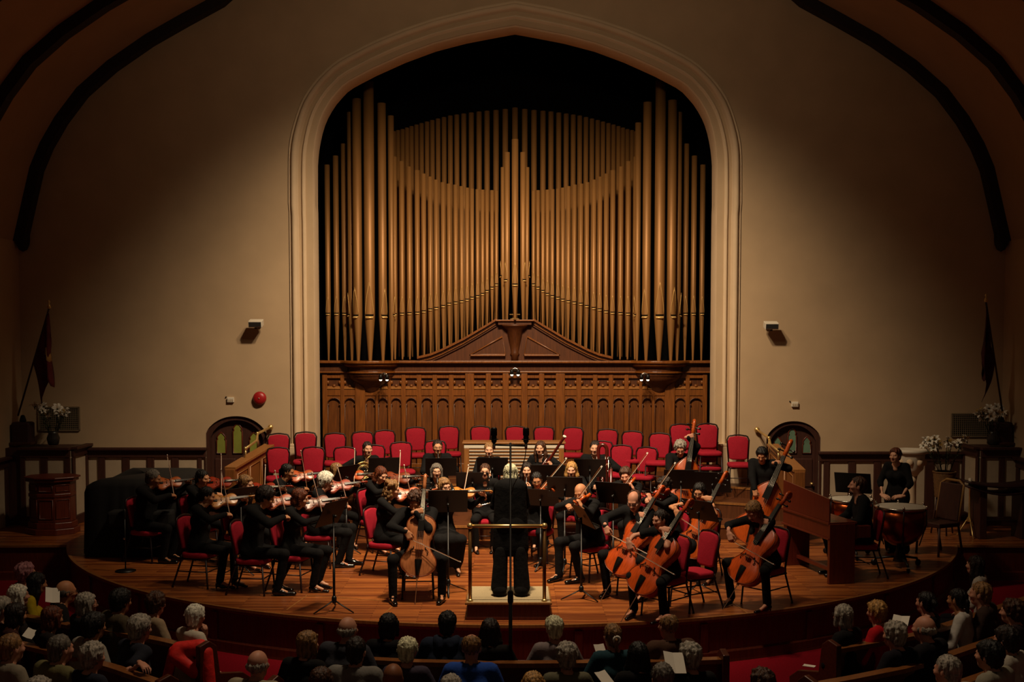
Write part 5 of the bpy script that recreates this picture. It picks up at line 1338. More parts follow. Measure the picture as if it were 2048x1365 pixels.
# ---- conductor on the podium
PODZ = .21
pa, pb = G(930, 1206, PODZ), G(1104, 1206, PODZ); pback = G(1000, 1173, PODZ).y
pod = thing('podium', 'low wooden conductor podium with a beige carpet top', 'podium', ((pa.x+pb.x)/2, (pa.y+pback)/2, 0))
pwd, pdp = pb.x-pa.x, pback-pa.y
MB().bb(-pwd/2, pwd/2, -pdp/2, pdp/2, PODZ-.03, PODZ-.004).build('deck', M_LOAK, pod, .004)
MB().bb(-pwd/2+.02, pwd/2-.02, -pdp/2+.02, pdp/2-.01, PODZ-.006, PODZ).build('carpet', M_CREAM, pod)
MB().bb(-pwd/2+.025, pwd/2-.025, -pdp/2+.03, pdp/2-.03, 0, PODZ-.03).build('base', M_MAHO, pod, .004)
MB().bb(-pwd/2+.01, pwd/2-.01, -pdp/2+.015, pdp/2-.015, 0, .035).build('skirting', M_MAHO, pod, .004)
ra = P(940, 1053, pa.y+.05); rb = P(1089, 1053, pa.y+.05); rz_ = ra.z
rail = thing('podium_rail', 'brass guard rail with ball ends behind the conductor', 'rail', ((ra.x+rb.x)/2, pa.y+.06, PODZ))
hw = (rb.x-ra.x)/2; hh = rz_-PODZ
MB().tube([(-hw, 0, hh), (hw, 0, hh)], .021, 12).build('top_rail', M_BRASS, rail)
for s in (-1, 1):
    MB().lathe([(0, -.036), (.026, -.028), (.036, 0), (.026, .028), (0, .036)], 14, (s*hw, 0, hh)).build('ball', M_BRASS, rail)
    MB().tube([(s*hw, 0, .0), (s*hw, 0, hh-.02)], .021, 10).build('post', mat('aged_brass', '6b4c28', .35, .7), rail)
    MB().lathe([(.035, 0), (.035, .01), (.025, .03)], 12, (s*hw, 0, 0)).build('foot', M_BRASS, rail)
def arms(I):
    return {'R': (V3(-.13, -.40, 1.16), nv((.2, -1, .1)), nv((.3, 0, -1)), V3(-.25, .3, -1), 'grip'), 'L': (V3(.15, -.40, 1.13), nv((-.2, -1, .2)), nv((-.3, 0, -1)), V3(.25, .3, -1), 'soft')}
t, I = person('conductor with platinum bobbed hair in a long black jacket, seen from behind on the podium', (1021, 929), PODZ, 180, sex='f', pose='stand', arms=arms, hair=('bob', 'platinum'), sk=5, sc=.915, lean=.06, feet=((-.13, .02), (.13, .02)), head=(0, 12, 0))
# long jacket tails reach mid thigh
tails = Shape(); z = .93*.93

for sx in (-1, 1):
    tails.cap((sx*.075, .01, z+.42), (sx*.105, .0, z-.30), .105, .115, k=.05, sq=((0, 1, 0), .85))
tails.cap((0, .01, z+.42), (0, .0, z-.30), .10, .105, k=.05)
flare = Shape()
for sx in (-1, 1): flare.cap((sx*.11, .03, .55), (sx*.135, .04, .10), .080, .098, k=.02)
place(np_mesh('trouser_flare', [flare.mesh(.018)], [cloth(BLACK)]), 'trouser_flare', t)
place(np_mesh('jacket_tails', [tails.mesh(.018)], [cloth(BLACK)]), 'jacket_tails', t)
wr, f_, n_ = I['handR']
b = thing('baton', 'white baton in the right hand of the conductor', 'baton'); b.matrix_world = world_of(I, mat_from(nv((.25, -.85, .3)), (0, 0, 1), wr+f_*.09+n_*.03))
MB().tube([(0, 0, 0), (.36, 0, 0)], [.0032, .0015], 6).build('shaft', M_PAPER, b); MB().lathe([(0, -.03), (.010, -.02), (.006, .02), (0, .025)], 8, (0, 0, 0), rot('Y', math.pi/2)).build('handle', M_LOAK, b)
# ---- stands
stand(664, 1024, 0, 66, 'tall black music stand in front of the white-haired violinist at the front left', top=1.2)
stand(896, 1004, 0, 4, 'wide black music stand right of the solo cellist', top=1.18)
stand(768, 932, 0, 12, 'black music stand in front of the horn player', top=1.2)
stand(882, 924, P1Z-.22, 4, 'black music stand between the two wind players with glasses')
stand(985, 923, 0, 0, 'black music stand in front of the louvred cabinet')
stand(945, 974, 0, 0, 'black music stand in front of the flute player', top=1.08, s=.9)
stand(1095, 938, 0, -4, 'black music stand below the bassoon')
stand(1180, 926, 0, -6, 'black music stand in front of the contrabassoon')
stand(1130, 973, 0, -10, 'black music stand below the long-haired blond woman', top=1.2)
stand(1082, 1018, 0, -18, 'low black music stand just right of the conductor', top=1.0, s=.85)
stand(1166, 1052, 0, -74, 'black music stand with its desk turned away at the front right', top=1.05, s=.88)
stand(1362, 948, 0, -6, 'left one of the two black stands in front of the grey-haired bassist')
stand(1426, 953, 0, -20, 'right one of the two black stands in front of the grey-haired bassist')
stand(1228, 992, 0, -30, 'black music stand behind the balding cellist', top=1.15)
stand(1400, 1040, 0, -50, 'black music stand between the front right cellists', top=1.05, s=.9)
stand(690, 962, 0, 60, 'black music stand next to the blond violinist in the second row', top=1.1)
stand(480, 1012, 0, 50, 'low black music stand among the left violinists', top=1.05, s=.9)
stand(1706, 955, 0, -25, 'black music stand between the two timpani')
g = G(1410, 1222, 0)
chair((g.x-.12, g.y+.12, 0), R(-62), 'empty red chair at the front right edge of the stage', 'empty chairs on the stage')
# ================================================================== harpsichord, timpani, microphones, furniture
M_HARP = wood('harpsichord_case', '571f12', rough=.32, var=.22, coat=.2)
# harpsichord: keyboard end at the right, tail pointing left and back
K0 = G(1658, 1168, 0)                         # foot of the near keyboard-end leg
tail = G(1575, 1132, 0)
hd = Vector((tail.x-K0.x, tail.y-K0.y)); L = hd.length; ang = math.atan2(hd.y, hd.x)
hp = thing('harpsichord', 'small mahogany harpsichord with its lid board raised at the right of the orchestra', 'harpsichord', (K0.x, K0.y, 0), ang)
# local: +x to the tail, -y is away from the camera side
def hb(nm, x0, x1, y0, y1, z0, z1, m=M_HARP, par=None, bev=.006): return MB().bb(x0, x1, y0, y1, z0, z1).build(nm, m, par or hp, bev)
hb('case', -.02, L+.12, -.36, .02, .60, .80); hb('case_moulding', -.04, L+.14, -.38, .04, .79, .82); hb('case_moulding', -.04, L+.14, -.38, .04, .585, .61)
f = lambda u, v, t: Vector((u, t, v))
MB().prism([(-.02, .82), (L+.12, .82), (L+.12, 1.22), (-.02, 1.13)], f, .0, .022).build('lid_board', M_HARP, hp, .004)
hb('end_leg', -.06, .0, -.34, .03, 0, .80); hb('keyboard_shelf', .0, L+.10, -.58, -.34, .60, .65); hb('key_cheek', -.04, .06, -.58, -.34, .60, .76); hb('key_cheek', L+.04, L+.12, -.58, -.34, .60, .76)
hb('leg', L+.0, L+.10, -.34, .02, 0, .6); hb('stretcher', 0, L+.04, -.20, -.14, .10, .15)
kb = hb('keyboard', .06, L+.04, -.56, -.36, .65, .672, M_GLOSSBLK)
nk = int((L-.04)/.0225)
for k in range(nk): MB().bb(.065+k*.0225, .065+k*.0225+.0205, -.57, -.45, .672, .68).build('key', M_PAPER, kb)
# player
def arms(I):
    return {'R': (V3(-.13, -.40, .72), nv((0, -1, -.1)), nv((0, 0, -1)), V3(-1, .5, -.5), 'soft'), 'L': (V3(.13, -.40, .72), nv((0, -1, -.1)), nv((0, 0, -1)), V3(1, .5, -.5), 'soft')}
t, I = person('bearded man in a black jacket seated at the harpsichord, facing left', (1718, 955), 0, -92, arms=arms, hair=('short', 'brown'), sk=3, sc=1.04, neck='v', head=(-8, -6, 0))
bd = Shape(); bd.ell((0, -.055, -.088), (.044, .042, .032), .01); bd.ell((0, -.10, -.05), (.03, .03, .03), .01, op='s')
V, Q, lab = bd.mesh(.008); place(np_mesh('beard', [(xf(V*1.04, I['HR'], I['HC']), Q, lab)], [hairm('brown')]), 'beard', t)
chair(I['root'], R(-92), 'red chair under the harpsichordist', 'chairs under the players')
# timpani
M_COPPER = mat('copper_kettle', '8a3f1c', .25, .95, var=.25, scale=3); M_SKIN = mat('drum_skin', 'b8b2a4', .6, var=.04)
def timpano(lab, px, py, w, z):
    g = G(px, py, z); r = w/2*g.y/F
    t = thing('timpani', lab, 'timpani', (g.x, g.y, 0))
    MB().lathe([(0, .32), (r*.35, .335), (r*.68, .42), (r*.88, .55), (r*.95, .68), (r*.95, z-.03)], 36).build('kettle', M_COPPER, t)
    MB().lathe([(0, z), (r*.93, z), (r*.97, z-.006)], 36).build('drum_head', M_SKIN, t)
    MB().lathe([(r*.955, z-.035), (r, z-.03), (r, z-.002), (r*.965, z+.004), (r*.95, z-.004)], 36).build('hoop', M_CHROME, t)
    for k in range(6):
        a = k*math.pi/3+.3; c, s = math.cos(a), math.sin(a)
        MB().tube([(c*r*1.02, s*r*1.02, z-.01), (c*r*1.02, s*r*1.02, z-.22), (c*r*.75, s*r*.75, .35)], .009, 6).build('tension_rod', M_BLK, t)
        MB().lathe([(.018, 0), (.018, .03), (.008, .05)], 8, (c*r*1.02, s*r*1.02, z-.01)).build('tuning_screw', M_CHROME, t)
    MB().lathe([(.10, .10), (.07, .2), (.05, .34)], 14).build('stem', M_BLK, t)
    for k in range(3):
        a = k*2*math.pi/3+.5; c, s = math.cos(a), math.sin(a)
        MB().tube([(c*.05, s*.05, .16), (c*.33, s*.33, .11), (c*.36, s*.36, .06)], .018, 6).build('leg', M_BLK, t)
        MB().lathe([(0, -.012), (.045, -.012), (.045, .012), (0, .012)], 14, (c*.36, s*.36, .045), Matrix.Rotation(a, 3, 'Z') @ rot('X', math.pi/2)).build('caster', M_BLK, t)
    MB().box((.0, -.33, .06), (.10, .22, .02), rot('X', R(-12))).build('pedal', M_CHROME, t)
timpano('copper timpani drum nearest the stage edge', 1802, 1013, 104, .88)
timpano('copper timpani drum partly hidden behind the harpsichordist', 1702, 998, 90, .86)
def arms(I):
    return {'R': (V3(-.06, -.26, .86), nv((.8, -.5, -.2)), nv((0, .6, -.8)), V3(-1, .3, -.2), 'soft'), 'L': (V3(.08, -.27, .88), nv((-.8, -.5, -.1)), nv((0, .6, -.8)), V3(1, .3, -.2), 'soft')}
person('timpanist with short auburn hair in a black top standing behind the drums', (1791, 897), 0, -38, sex='f', pose='stand', arms=arms, hair=('pixie', 'auburn'), sk=5, sc=.94, sleeve='elbow', neck='scoop', head=(-6, 0, 0))
# side chair with tan edge by the timpani
M_TAN = mat('tan_wood', '9a7440', .4)
g = G(1862, 1108, 0)
t = thing('side_chair', 'tall dark chair with tan edging to the right of the timpani', 'chair', (g.x+.1, g.y, 0), R(-62))
MB().box((0, 0, .46), (.44, .44, .07)).build('seat', M_TRIM, t, .015)
MB().box((0, .235, .78), (.40, .04, .56), rot('X', R(-10))).build('backrest', M_TRIM, t, .015)
MB().tube([(-.21, .20, .5), (-.21, .29, 1.04), (-.12, .305, 1.10), (.12, .305, 1.10), (.21, .29, 1.04), (.21, .20, .5)], .020, 8).build('back_frame', M_TAN, t)
for sx in (-1, 1):
    MB().tube([(sx*.2, -.2, .44), (sx*.21, -.22, 0)], .018, 6).build('leg', M_TRIM, t); MB().tube([(sx*.2, .2, .44), (sx*.2, .30, 0)], .018, 6).build('leg', M_TRIM, t)
# main stereo microphone on a tall stand in the front pews
g = G(1020, 1340, ST+.9)
MY = 10.2; b0 = P(1021, 1300, MY); t0 = P(1021, 886, MY)
mic = thing('microphone_stand', 'tall thin black microphone stand rising from the front pews', 'microphone stand', (b0.x, MY, ST))
ht = t0.z-ST
MB().tube([(0, 0, .1), (0, 0, ht*.52), (0, 0, ht*.521), (0, 0, ht)], [.017, .017, .010, .009], 8).build('pole', M_BLK, mic)
MB().lathe([(.022, ht*.5), (.026, ht*.505), (.026, ht*.535), (.015, ht*.54)], 10).build('clutch', M_BLK, mic)
for k in range(3):
    a = k*2*math.pi/3+.6; MB().tube([(0, 0, .45), (.36*math.cos(a), .36*math.sin(a), .015)], .011, 6).build('leg', M_BLK, mic)
bl = P(988, 886, MY).x-b0.x; br = P(1052, 888, MY).x-b0.x
MB().tube([(bl, 0, ht-.02), (br, 0, ht-.03)], .008, 6).build('stereo_bar', M_BLK, mic)
for x, nm in ((bl, 'left'), (br, 'right')):
    m = thing('microphone', '%s large-diaphragm black microphone on the tall stand' % nm, 'microphone', (b0.x+x, MY, t0.z))
    MB().lathe([(0, 0), (.018, .0), (.024, .01), (.024, .055), (.02, .06)], 14).build('body', M_BLK, m)
    MB().lathe([(.026, .062), (.028, .07), (.028, .125), (.02, .135), (0, .137)], 14).build('grille', mat('mic_grille', '171615', .5, .5), m)
    MB().tube([(.036*math.cos(q), .036*math.sin(q), .03) for q in np.linspace(0, 2*math.pi, 17)[:-1]], .004, 5, closed=True).build('shock_mount', M_BLK, m)
    MB().lathe([(.012, -.06), (.014, 0)], 10).build('connector', M_CHROME, m)
cb_ = thing('microphone_cable', 'thin black cable hanging from the right microphone', 'cable', (b0.x+br, MY, t0.z-.06))
MB().tube([(0, 0, 0), (-.01, 0, -.08), (-.05, 0, -.2), (-.11, .0, -.32), (-br, .02, -.45)], .004, 5).build('cable', M_BLK, cb_)
# audience-left microphone stand
g = G(248, 1160, ST)
g2 = P(252, 1100, 17.2)
m2 = thing('microphone_stand', 'short thin black stand at the left edge of the stage', 'microphone stand', (P(251, 1130, 15.9).x, 15.9, 0))
MB().tube([(0, 0, .02), (0, 0, .75)], .010, 8).build('pole', M_BLK, m2); MB().lathe([(.14, 0), (.14, .015), (.02, .03)], 20).build('base', M_BLK, m2); MB().lathe([(.014, .74), (.02, .76), (.02, .86), (0, .88)], 10).build('head', M_BLK, m2)
MB().tube([(0, 0, .45), (.0, -.05, .47)], .012, 6).build('knob', M_CHROME, m2)
# covered grand piano
a = G(158, 1100, 0); b = G(352, 1100, 0)
pz = 1.02; y0 = 16.9; x0, x1 = P(157, 1000, y0).x, P(362, 1000, y0).x; y1 = 18.5
pn = thing('covered_piano', 'grand piano under a black cloth cover at the left of the stage', 'piano', ((x0+x1)/2, (y0+y1)/2, 0))
hw = (x1-x0)/2; hd_ = (y1-y0)/2; rows = []
rng = np.random.RandomState(3)
ztop = P(290, 936, y1).z
prof = [(1.00, .0), (1.0, .25), (.995, .6), (.985, .9), (.95, .985), (.85, 1.0)]
N = 96
for (k, zz) in prof + [(.4, 1.0), (.0, 1.0)]:
    r = []
    for j in range(N):
        q = 2*math.pi*j/N; c, s = math.cos(q), math.sin(q)
        e = 1/max(abs(c), abs(s)); e = min(e, 1.28); x, y = c*e*hw, s*e*hd_
        fold = (1-min(1, zz))*.035*math.sin(j*1.9+.6*math.sin(j))+.0
        zt = ztop*(1 if True else 1); low = .12 if x < -hw*.7 else 0
        zt = ztop-low*max(0, (-x/hw-.7)/.3)
        r.append(Vector((x*k+c*fold, y*k+s*fold, .012+zz*zt)))
    rows.append(r)
mb = MB(); mb.grid(rows, close=True); mb.build('cloth_cover', mat('black_cover', '070606', .85, var=.2), pn)
MB().bb(-hw*.35, hw*.9, -hd_-.25, -hd_+.05, .5, .72).build('keyboard_end', mat('black_cover', '070606'), pn, .04)
for (sx, sy) in ((-.7, -.8), (.7, -.8), (0, .7)): MB().lathe([(.05, 0), (.04, .1), (.06, .5)], 10, (sx*hw, sy*hd_, 0)).build('leg', M_GLOSSBLK, pn)
# wooden lectern at the far left
g = G(92, 1072, 0)
lec = thing('lectern', 'octagonal dark wood pulpit at the far left', 'lectern', (g.x, g.y+.3, 0))
zt = P(92, 955, g.y+.1).z
def octo(r, z0, z1, nm, m=M_MAHO):
    MB().prism([(r*math.cos(q), r*.8*math.sin(q)) for q in [math.pi/8+k*math.pi/4 for k in range(8)]], lambda u, v, t: Vector((u, v, t)), z0, z1).build(nm, m, lec, .01)
octo(.44, 0, .10, 'plinth'); octo(.40, .10, .2, 'plinth'); octo(.37, .2, zt-.08, 'body'); octo(.43, zt-.08, zt-.03, 'cornice'); octo(.46, zt-.03, zt, 'top')
octo(.385, .62, .68, 'waist_moulding')
for q in (-3, -2, -1): 
    a_ = q*math.pi/4; n_ = Vector((math.cos(a_), math.sin(a_)*.8))
    for (zz0, zz1) in ((.27, .58), (.72, zt-.13)):
        c = n_*.345; w2 = .11; tx = Vector((-math.sin(a_), math.cos(a_)*.8)).normalized()
        MB().tube([(c.x+tx.x*s_*w2, c.y+tx.y*s_*w2, z_) for s_, z_ in ((-1, zz0), (1, zz0), (1, zz1), (-1, zz1))], .012, 5, closed=True).build('panel_moulding', M_MAHO, lec)
# lilies
M_PETAL = mat('lily_petal', 'd9d4c6', .7, var=.05); M_STEM = mat('lily_stem', '27331a', .7, var=.2); M_YEL = mat('lily_stamen', 'b48a2a', .7)
def petal_mesh():
    rows = []
    for v in np.linspace(0, 1, 7):
        w = .026*math.sin(math.pi*min(1, .12+v*.88))**.8; r_ = .012+.085*v; z_ = .085*v-.075*v**2.6
        rows.append([Vector((r_, u*w, z_+.006*u*u)) for u in (-1, -.5, 0, .5, 1)])
    return mesh_of(MB().grid(rows), 'petal', M_PETAL)
PET = petal_mesh(); THR = mesh_of(MB().lathe([(.006, -.05), (.012, 0), (.018, .02)], 8), 'throat', M_STEM)
STAM = mesh_of(MB().tube([(0, 0, 0), (0, 0, .07), (.004, 0, .085)], [.003, .003, .007], 5), 'stamen', M_YEL)
LEAF = mesh_of(MB().grid([[Vector((v*.16, u*.013*math.sin(math.pi*min(1, .1+v*.9)), .05*v-.10*v*v)) for u in (-1, 0, 1)] for v in np.linspace(0, 1, 6)]), 'leaf', M_STEM)
def lilies(label, base, vase, nst, hgt, sprd, seed, nm='lily_pot', yellow=False, s=1.):
    rng = random.Random(seed); t = thing(nm, label, 'flowers', base); t.scale = (s, s, s); z0 = vase(t)
    for i in range(nst):
        a = rng.uniform(0, 6.28); rr = sprd*math.sqrt(rng.random()); h_ = hgt*rng.uniform(.65, 1.05)
        tip = Vector((rr*math.cos(a), rr*.7*math.sin(a), z0+h_)); b = Vector((tip.x*.25, tip.y*.25, z0-.05))
        stm = MB().tube([b, b.lerp(tip, .6)+Vector((0, 0, .04)), tip], .006, 5).build('stem', M_STEM, t)
        for k in range(4):
            p = b.lerp(tip, .3+.15*k); place(LEAF, 'leaf', stm, Matrix.Translation(p) @ Matrix.Rotation(rng.uniform(0, 6.28), 4, 'Z') @ Matrix.Rotation(R(-25), 4, 'Y'))
        for q in range(rng.choice((1, 2, 2))):
            d = Vector((rng.uniform(-1, 1), rng.uniform(-1.2, .3), rng.uniform(.1, 1))).normalized()
            M = Matrix.Translation(tip+Vector((rng.uniform(-.05, .05), rng.uniform(-.05, .05), rng.uniform(-.04, .06)))) @ d.to_track_quat('Z', 'Y').to_matrix().to_4x4() @ Matrix.Scale(rng.uniform(.8, 1.1), 4)
            f_ = place(THR, 'blossom', t, M)
            for k in range(6): place(PET, 'petal', f_, Matrix.Rotation(k*math.pi/3, 4, 'Z') @ Matrix.Translation((0, 0, .002*(k % 2))))
            for k in range(3): place(STAM, 'stamen', f_, Matrix.Rotation(k*2.1, 4, 'Z') @ Matrix.Rotation(R(12), 4, 'Y'))
    return t
M_WICK = mat('wicker', '6a4a26', .8, var=.35, scale=40, bump=.5, stretch=(1, 1, 3)); M_POT = mat('dark_vase', '23201c', .4)
def basket(t):
    rows = []
    for k in range(13):
        z = k/12; r_ = .14+.035*z+.012*(k % 2); rows.append([Vector(((r_+.006*math.sin(j*math.pi*.5+k*math.pi))*math.cos(j*2*math.pi/28), (r_+.006*math.sin(j*math.pi*.5+k*math.pi))*math.sin(j*2*math.pi/28), z*.42)) for j in range(28)])
    mb = MB(); mb.grid(rows, close=True); mb.build('basket', M_WICK, t)
    MB().lathe([(0, .40), (.165, .40)], 20).build('soil', M_TRIM, t); MB().tube([(.18*math.cos(q), .18*math.sin(q), .42) for q in np.linspace(0, 6.283, 25)[:-1]], .014, 6, closed=True).build('rim', M_WICK, t)
    for k in range(3):
        a_ = k*2.1+.4; MB().tube([(.11*math.cos(a_), .11*math.sin(a_), .02), (.2*math.cos(a_), .2*math.sin(a_), -BZ)], .014, 6).build('leg', M_TRIM, t)
    return .44
g = P(1888, 995, 18.9); BZ = g.z
lilies('white lilies in a tall wicker basket on legs right of the timpani', (g.x, 18.9, g.z), basket, 12, .50, .34, 5, 'lily_basket')
def vase(t): MB().lathe([(.07, 0), (.09, .02), (.11, .12), (.08, .2), (.095, .24), (.08, .235)], 18).build('vase', M_POT, t); return .22
zl = P(100, 893, PIERY).z
lilies('white lilies in a dark vase on the left corner ledge', (P(108, 880, PIERY+.25).x, PIERY+.22, zl), vase, 9, .42, .26, 8)
zr = P(1990, 893, PIERY).z
lilies('white lilies in a dark vase on the right corner ledge', (P(1985, 880, PIERY+.25).x, PIERY+.22, zr), vase, 9, .42, .36, 9)
# boxes that hold the flag poles
for px, lab, sx in ((26, 'dark red flag-stand box on the left corner ledge', 1), (2034, 'dark red flag-stand box on the right corner ledge', -1)):
    p = P(px, 880, PIERY+.25); z_ = zl if px < 1000 else zr
    t = thing('flag_stand', lab, 'stand', (max(-XW+.2, min(XW-.2, p.x)), PIERY+.3, z_))
    MB().bb(-.17, .17, -.12, .12, 0, .40).build('box', mat('dark_red_paint', '2c0d0c', .6), t, .04); MB().lathe([(.05, .40), (.06, .42), (.035, .5), (.02, .52)], 12).build('socket', M_BLK, t)
    MB().bb(-.19, .19, -.14, .14, 0, .05).build('foot', M_TRIM, t, .01)
# white baptismal font behind the timpanist
g = P(1822, 905, 19.4)
t = thing('baptismal_font', 'white octagonal stone font on a carved pedestal behind the timpanist', 'font', (g.x, 19.4, 0)); zt = g.z
MB().lathe([(.25, zt-.02), (.30, zt), (.30, zt+.05), (.24, zt+.055), (.2, zt+.02)], 8).build('rim', M_WHITE, t)
MB().lathe([(.12, zt-.40), (.16, zt-.34), (.22, zt-.28), (.24, zt-.06), (.25, zt-.02)], 8).build('bowl', M_WHITE, t)
MB().lathe([(.24, 0), (.24, .08), (.15, .14), (.10, .25), (.10, zt-.5), (.12, zt-.40)], 8).build('pedestal', M_MOULD, t)
for k in range(8):
    a_ = k*math.pi/4+math.pi/8; MB().lathe([(0, -.07), (.05, -.04), (.06, 0), (.05, .04), (0, .07)], 8, (.205*math.cos(a_), .205*math.sin(a_), zt-.16)).build('carving', M_MOULD, t)
# candle stand and reading desk at the far right
g = G(1938, 1075, 0)
t = thing('candle_stand', 'slim brass candle stand with three legs at the far right', 'candle stand', (g.x, g.y, 0))
zt = P(1938, 965, g.y).z
MB().lathe([(.03, .25), (.05, .28), (.02, .34), (.015, zt-.12), (.03, zt-.1), (.07, zt-.06), (.07, zt-.05)], 12).build('shaft', M_BRASS, t); MB().lathe([(.028, zt-.05), (.028, zt+.06), (.004, zt+.07)], 12).build('candle', M_WHITE, t)
for k in range(3): a_ = k*2.09+.5; MB().tube([(.02*math.cos(a_), .02*math.sin(a_), .32), (.16*math.cos(a_), .16*math.sin(a_), .06), (.2*math.cos(a_), .2*math.sin(a_), .0)], .012, 6).build('leg', M_BRASS, t)
g = P(2000, 965, 18.6)
t = thing('reading_desk', 'dark wood desk with a dipped red top at the far right', 'desk', (g.x, 18.6, 0)); zt = g.z
rows = [[Vector((x, y, zt+.05*(abs(x)/.6)**2*1.6-.04)) for x in np.linspace(-.62, .62, 13)] for y in (-.25, .25)]
mb = MB(); mb.grid(rows); mb.grid([[p-Vector((0, 0, .06+.06*math.cos(p.x*2.4))) for p in r] for r in rows]); o = mb.build('top', mat('dark_red_paint', '2c0d0c'), t); md = o.modifiers.new('s', 'SOLIDIFY'); md.thickness = .03
for sx in (-1, 1): MB().bb(sx*.34-.06, sx*.34+.06, -.2, .2, 0, zt-.02).build('side_panel', M_TRIM, t, .01)
MB().bb(-.3, .3, -.03, .03, .2, .28).build('stretcher', M_TRIM, t, .01)
# ================================================================== pews and audience
M_PEW = wood('pew_wood', '4a2010', rough=.35, var=.25, stretch=(3, 14, 14)); M_PEWT = wood('pew_rail', '7a4a26', rough=.3, var=.2)
SEATZ = .44
def pew(label, pts, face, endcaps=True):
    """pts: plan polyline of the back's top; face: +1 when the stage lies to the left of the path direction"""
    pts = [Vector(p) for p in pts]; t = thing('pew', label, 'pew', (pts[0].x, pts[0].y, ST)); o = pts[0]
    n = len(pts); nor = []
    for i in range(n):
        d = (pts[min(i+1, n-1)]-pts[max(i-1, 0)]).normalized(); nor.append(Vector((-d.y, d.x))*face)
    def strip(prof, nm, m):
        rows = [[Vector((pts[i].x-o.x+nor[i].x*u, pts[i].y-o.y+nor[i].y*u, z)) for i in range(n)] for u, z in prof]
        mb = MB(); mb.grid(rows, smooth=False)
        for i in (0, n-1): mb.add([r[i] for r in rows], [tuple(range(len(rows)))])
        mb.build(nm, m, t)
    strip([(-.02, .92), (.025, .92), (.09, .40), (.06, .40), (-.02, .92)], 'back', M_PEW)
    strip([(-.05, .91), (-.05, .95), (.05, .95), (.05, .91), (-.05, .91)], 'top_rail', M_PEWT)
    strip([(.07, .40), (.07, SEATZ), (.5, SEATZ), (.5, .40), (.07, .40)], 'seat', M_PEW)
    strip([(.10, .0), (.10, .40), (.13, .40), (.13, .0), (.10, 0)], 'kick_board', M_PEW)
    strip([(-.10, .60), (-.10, .615), (-.02, .615), (-.02, .60), (-.10, .60)], 'book_shelf', M_PEW)
    for i in (0, n-1):
        d = (pts[1]-pts[0]).normalized() if i == 0 else (pts[-1]-pts[-2]).normalized(); a = nor[i]
        f = lambda u, v, w: Vector((pts[i].x-o.x+a.x*u+d.x*w, pts[i].y-o.y+a.y*u+d.y*w, v))
        s = -1 if i == 0 else 1
        MB().prism([(-.10, 0), (.52, 0), (.54, .55), (.42, .64), (.14, .70), (.10, .97), (.02, 1.03), (-.10, 1.0)], f, 0, s*.06).build('end_panel', M_PEW, t, .008)
        MB().prism([(-.02, .12), (.44, .12), (.44, .5), (.06, .6), (-.02, .6)], f, s*.06, s*.068).build('end_inset', M_MAHO, t)
    return t
zr_ = ST+.95
def gp(l): return [(G(x, y, zr_).x, G(x, y, zr_).y) for x, y in l]
pew('front centre pew facing the stage, with a paler top rail', gp([(622, 1306), (732, 1317), (827, 1322), (927, 1324), (1037, 1325), (1152, 1324), (1304, 1322), (1440, 1317)]), 1)
c2 = gp([(555, 1372), (640, 1384), (732, 1394), (927, 1400), (1130, 1402), (1304, 1398), (1400, 1394)])
pew('second centre pew cut by the bottom edge of the picture', c2, 1)
pew('front left pew with a red jacket on its end', gp([(-40, 1218), (60, 1233), (140, 1249), (250, 1265), (330, 1281), (408, 1299)]), 1)
pew('second left pew row', gp([(-60, 1272), (40, 1286), (130, 1306), (230, 1334), (330, 1368)]), 1)
pew('third left pew row at the bottom left corner', gp([(-80, 1346), (60, 1374), (170, 1408)]), 1)
pew('front right pew with a carved end beside the aisle', gp([(1668, 1297), (1740, 1285), (1830, 1269), (1900, 1247), (1990, 1217), (2080, 1187)]), 1)
pew('second right pew row whose end panel stands on the red carpet', gp([(1622, 1370), (1700, 1356), (1800, 1336), (1900, 1308), (2000, 1274), (2090, 1242)]), 1)
pew('third right pew row at the bottom right corner', gp([(1740, 1414), (1850, 1390), (1960, 1352), (2090, 1306)]), 1)
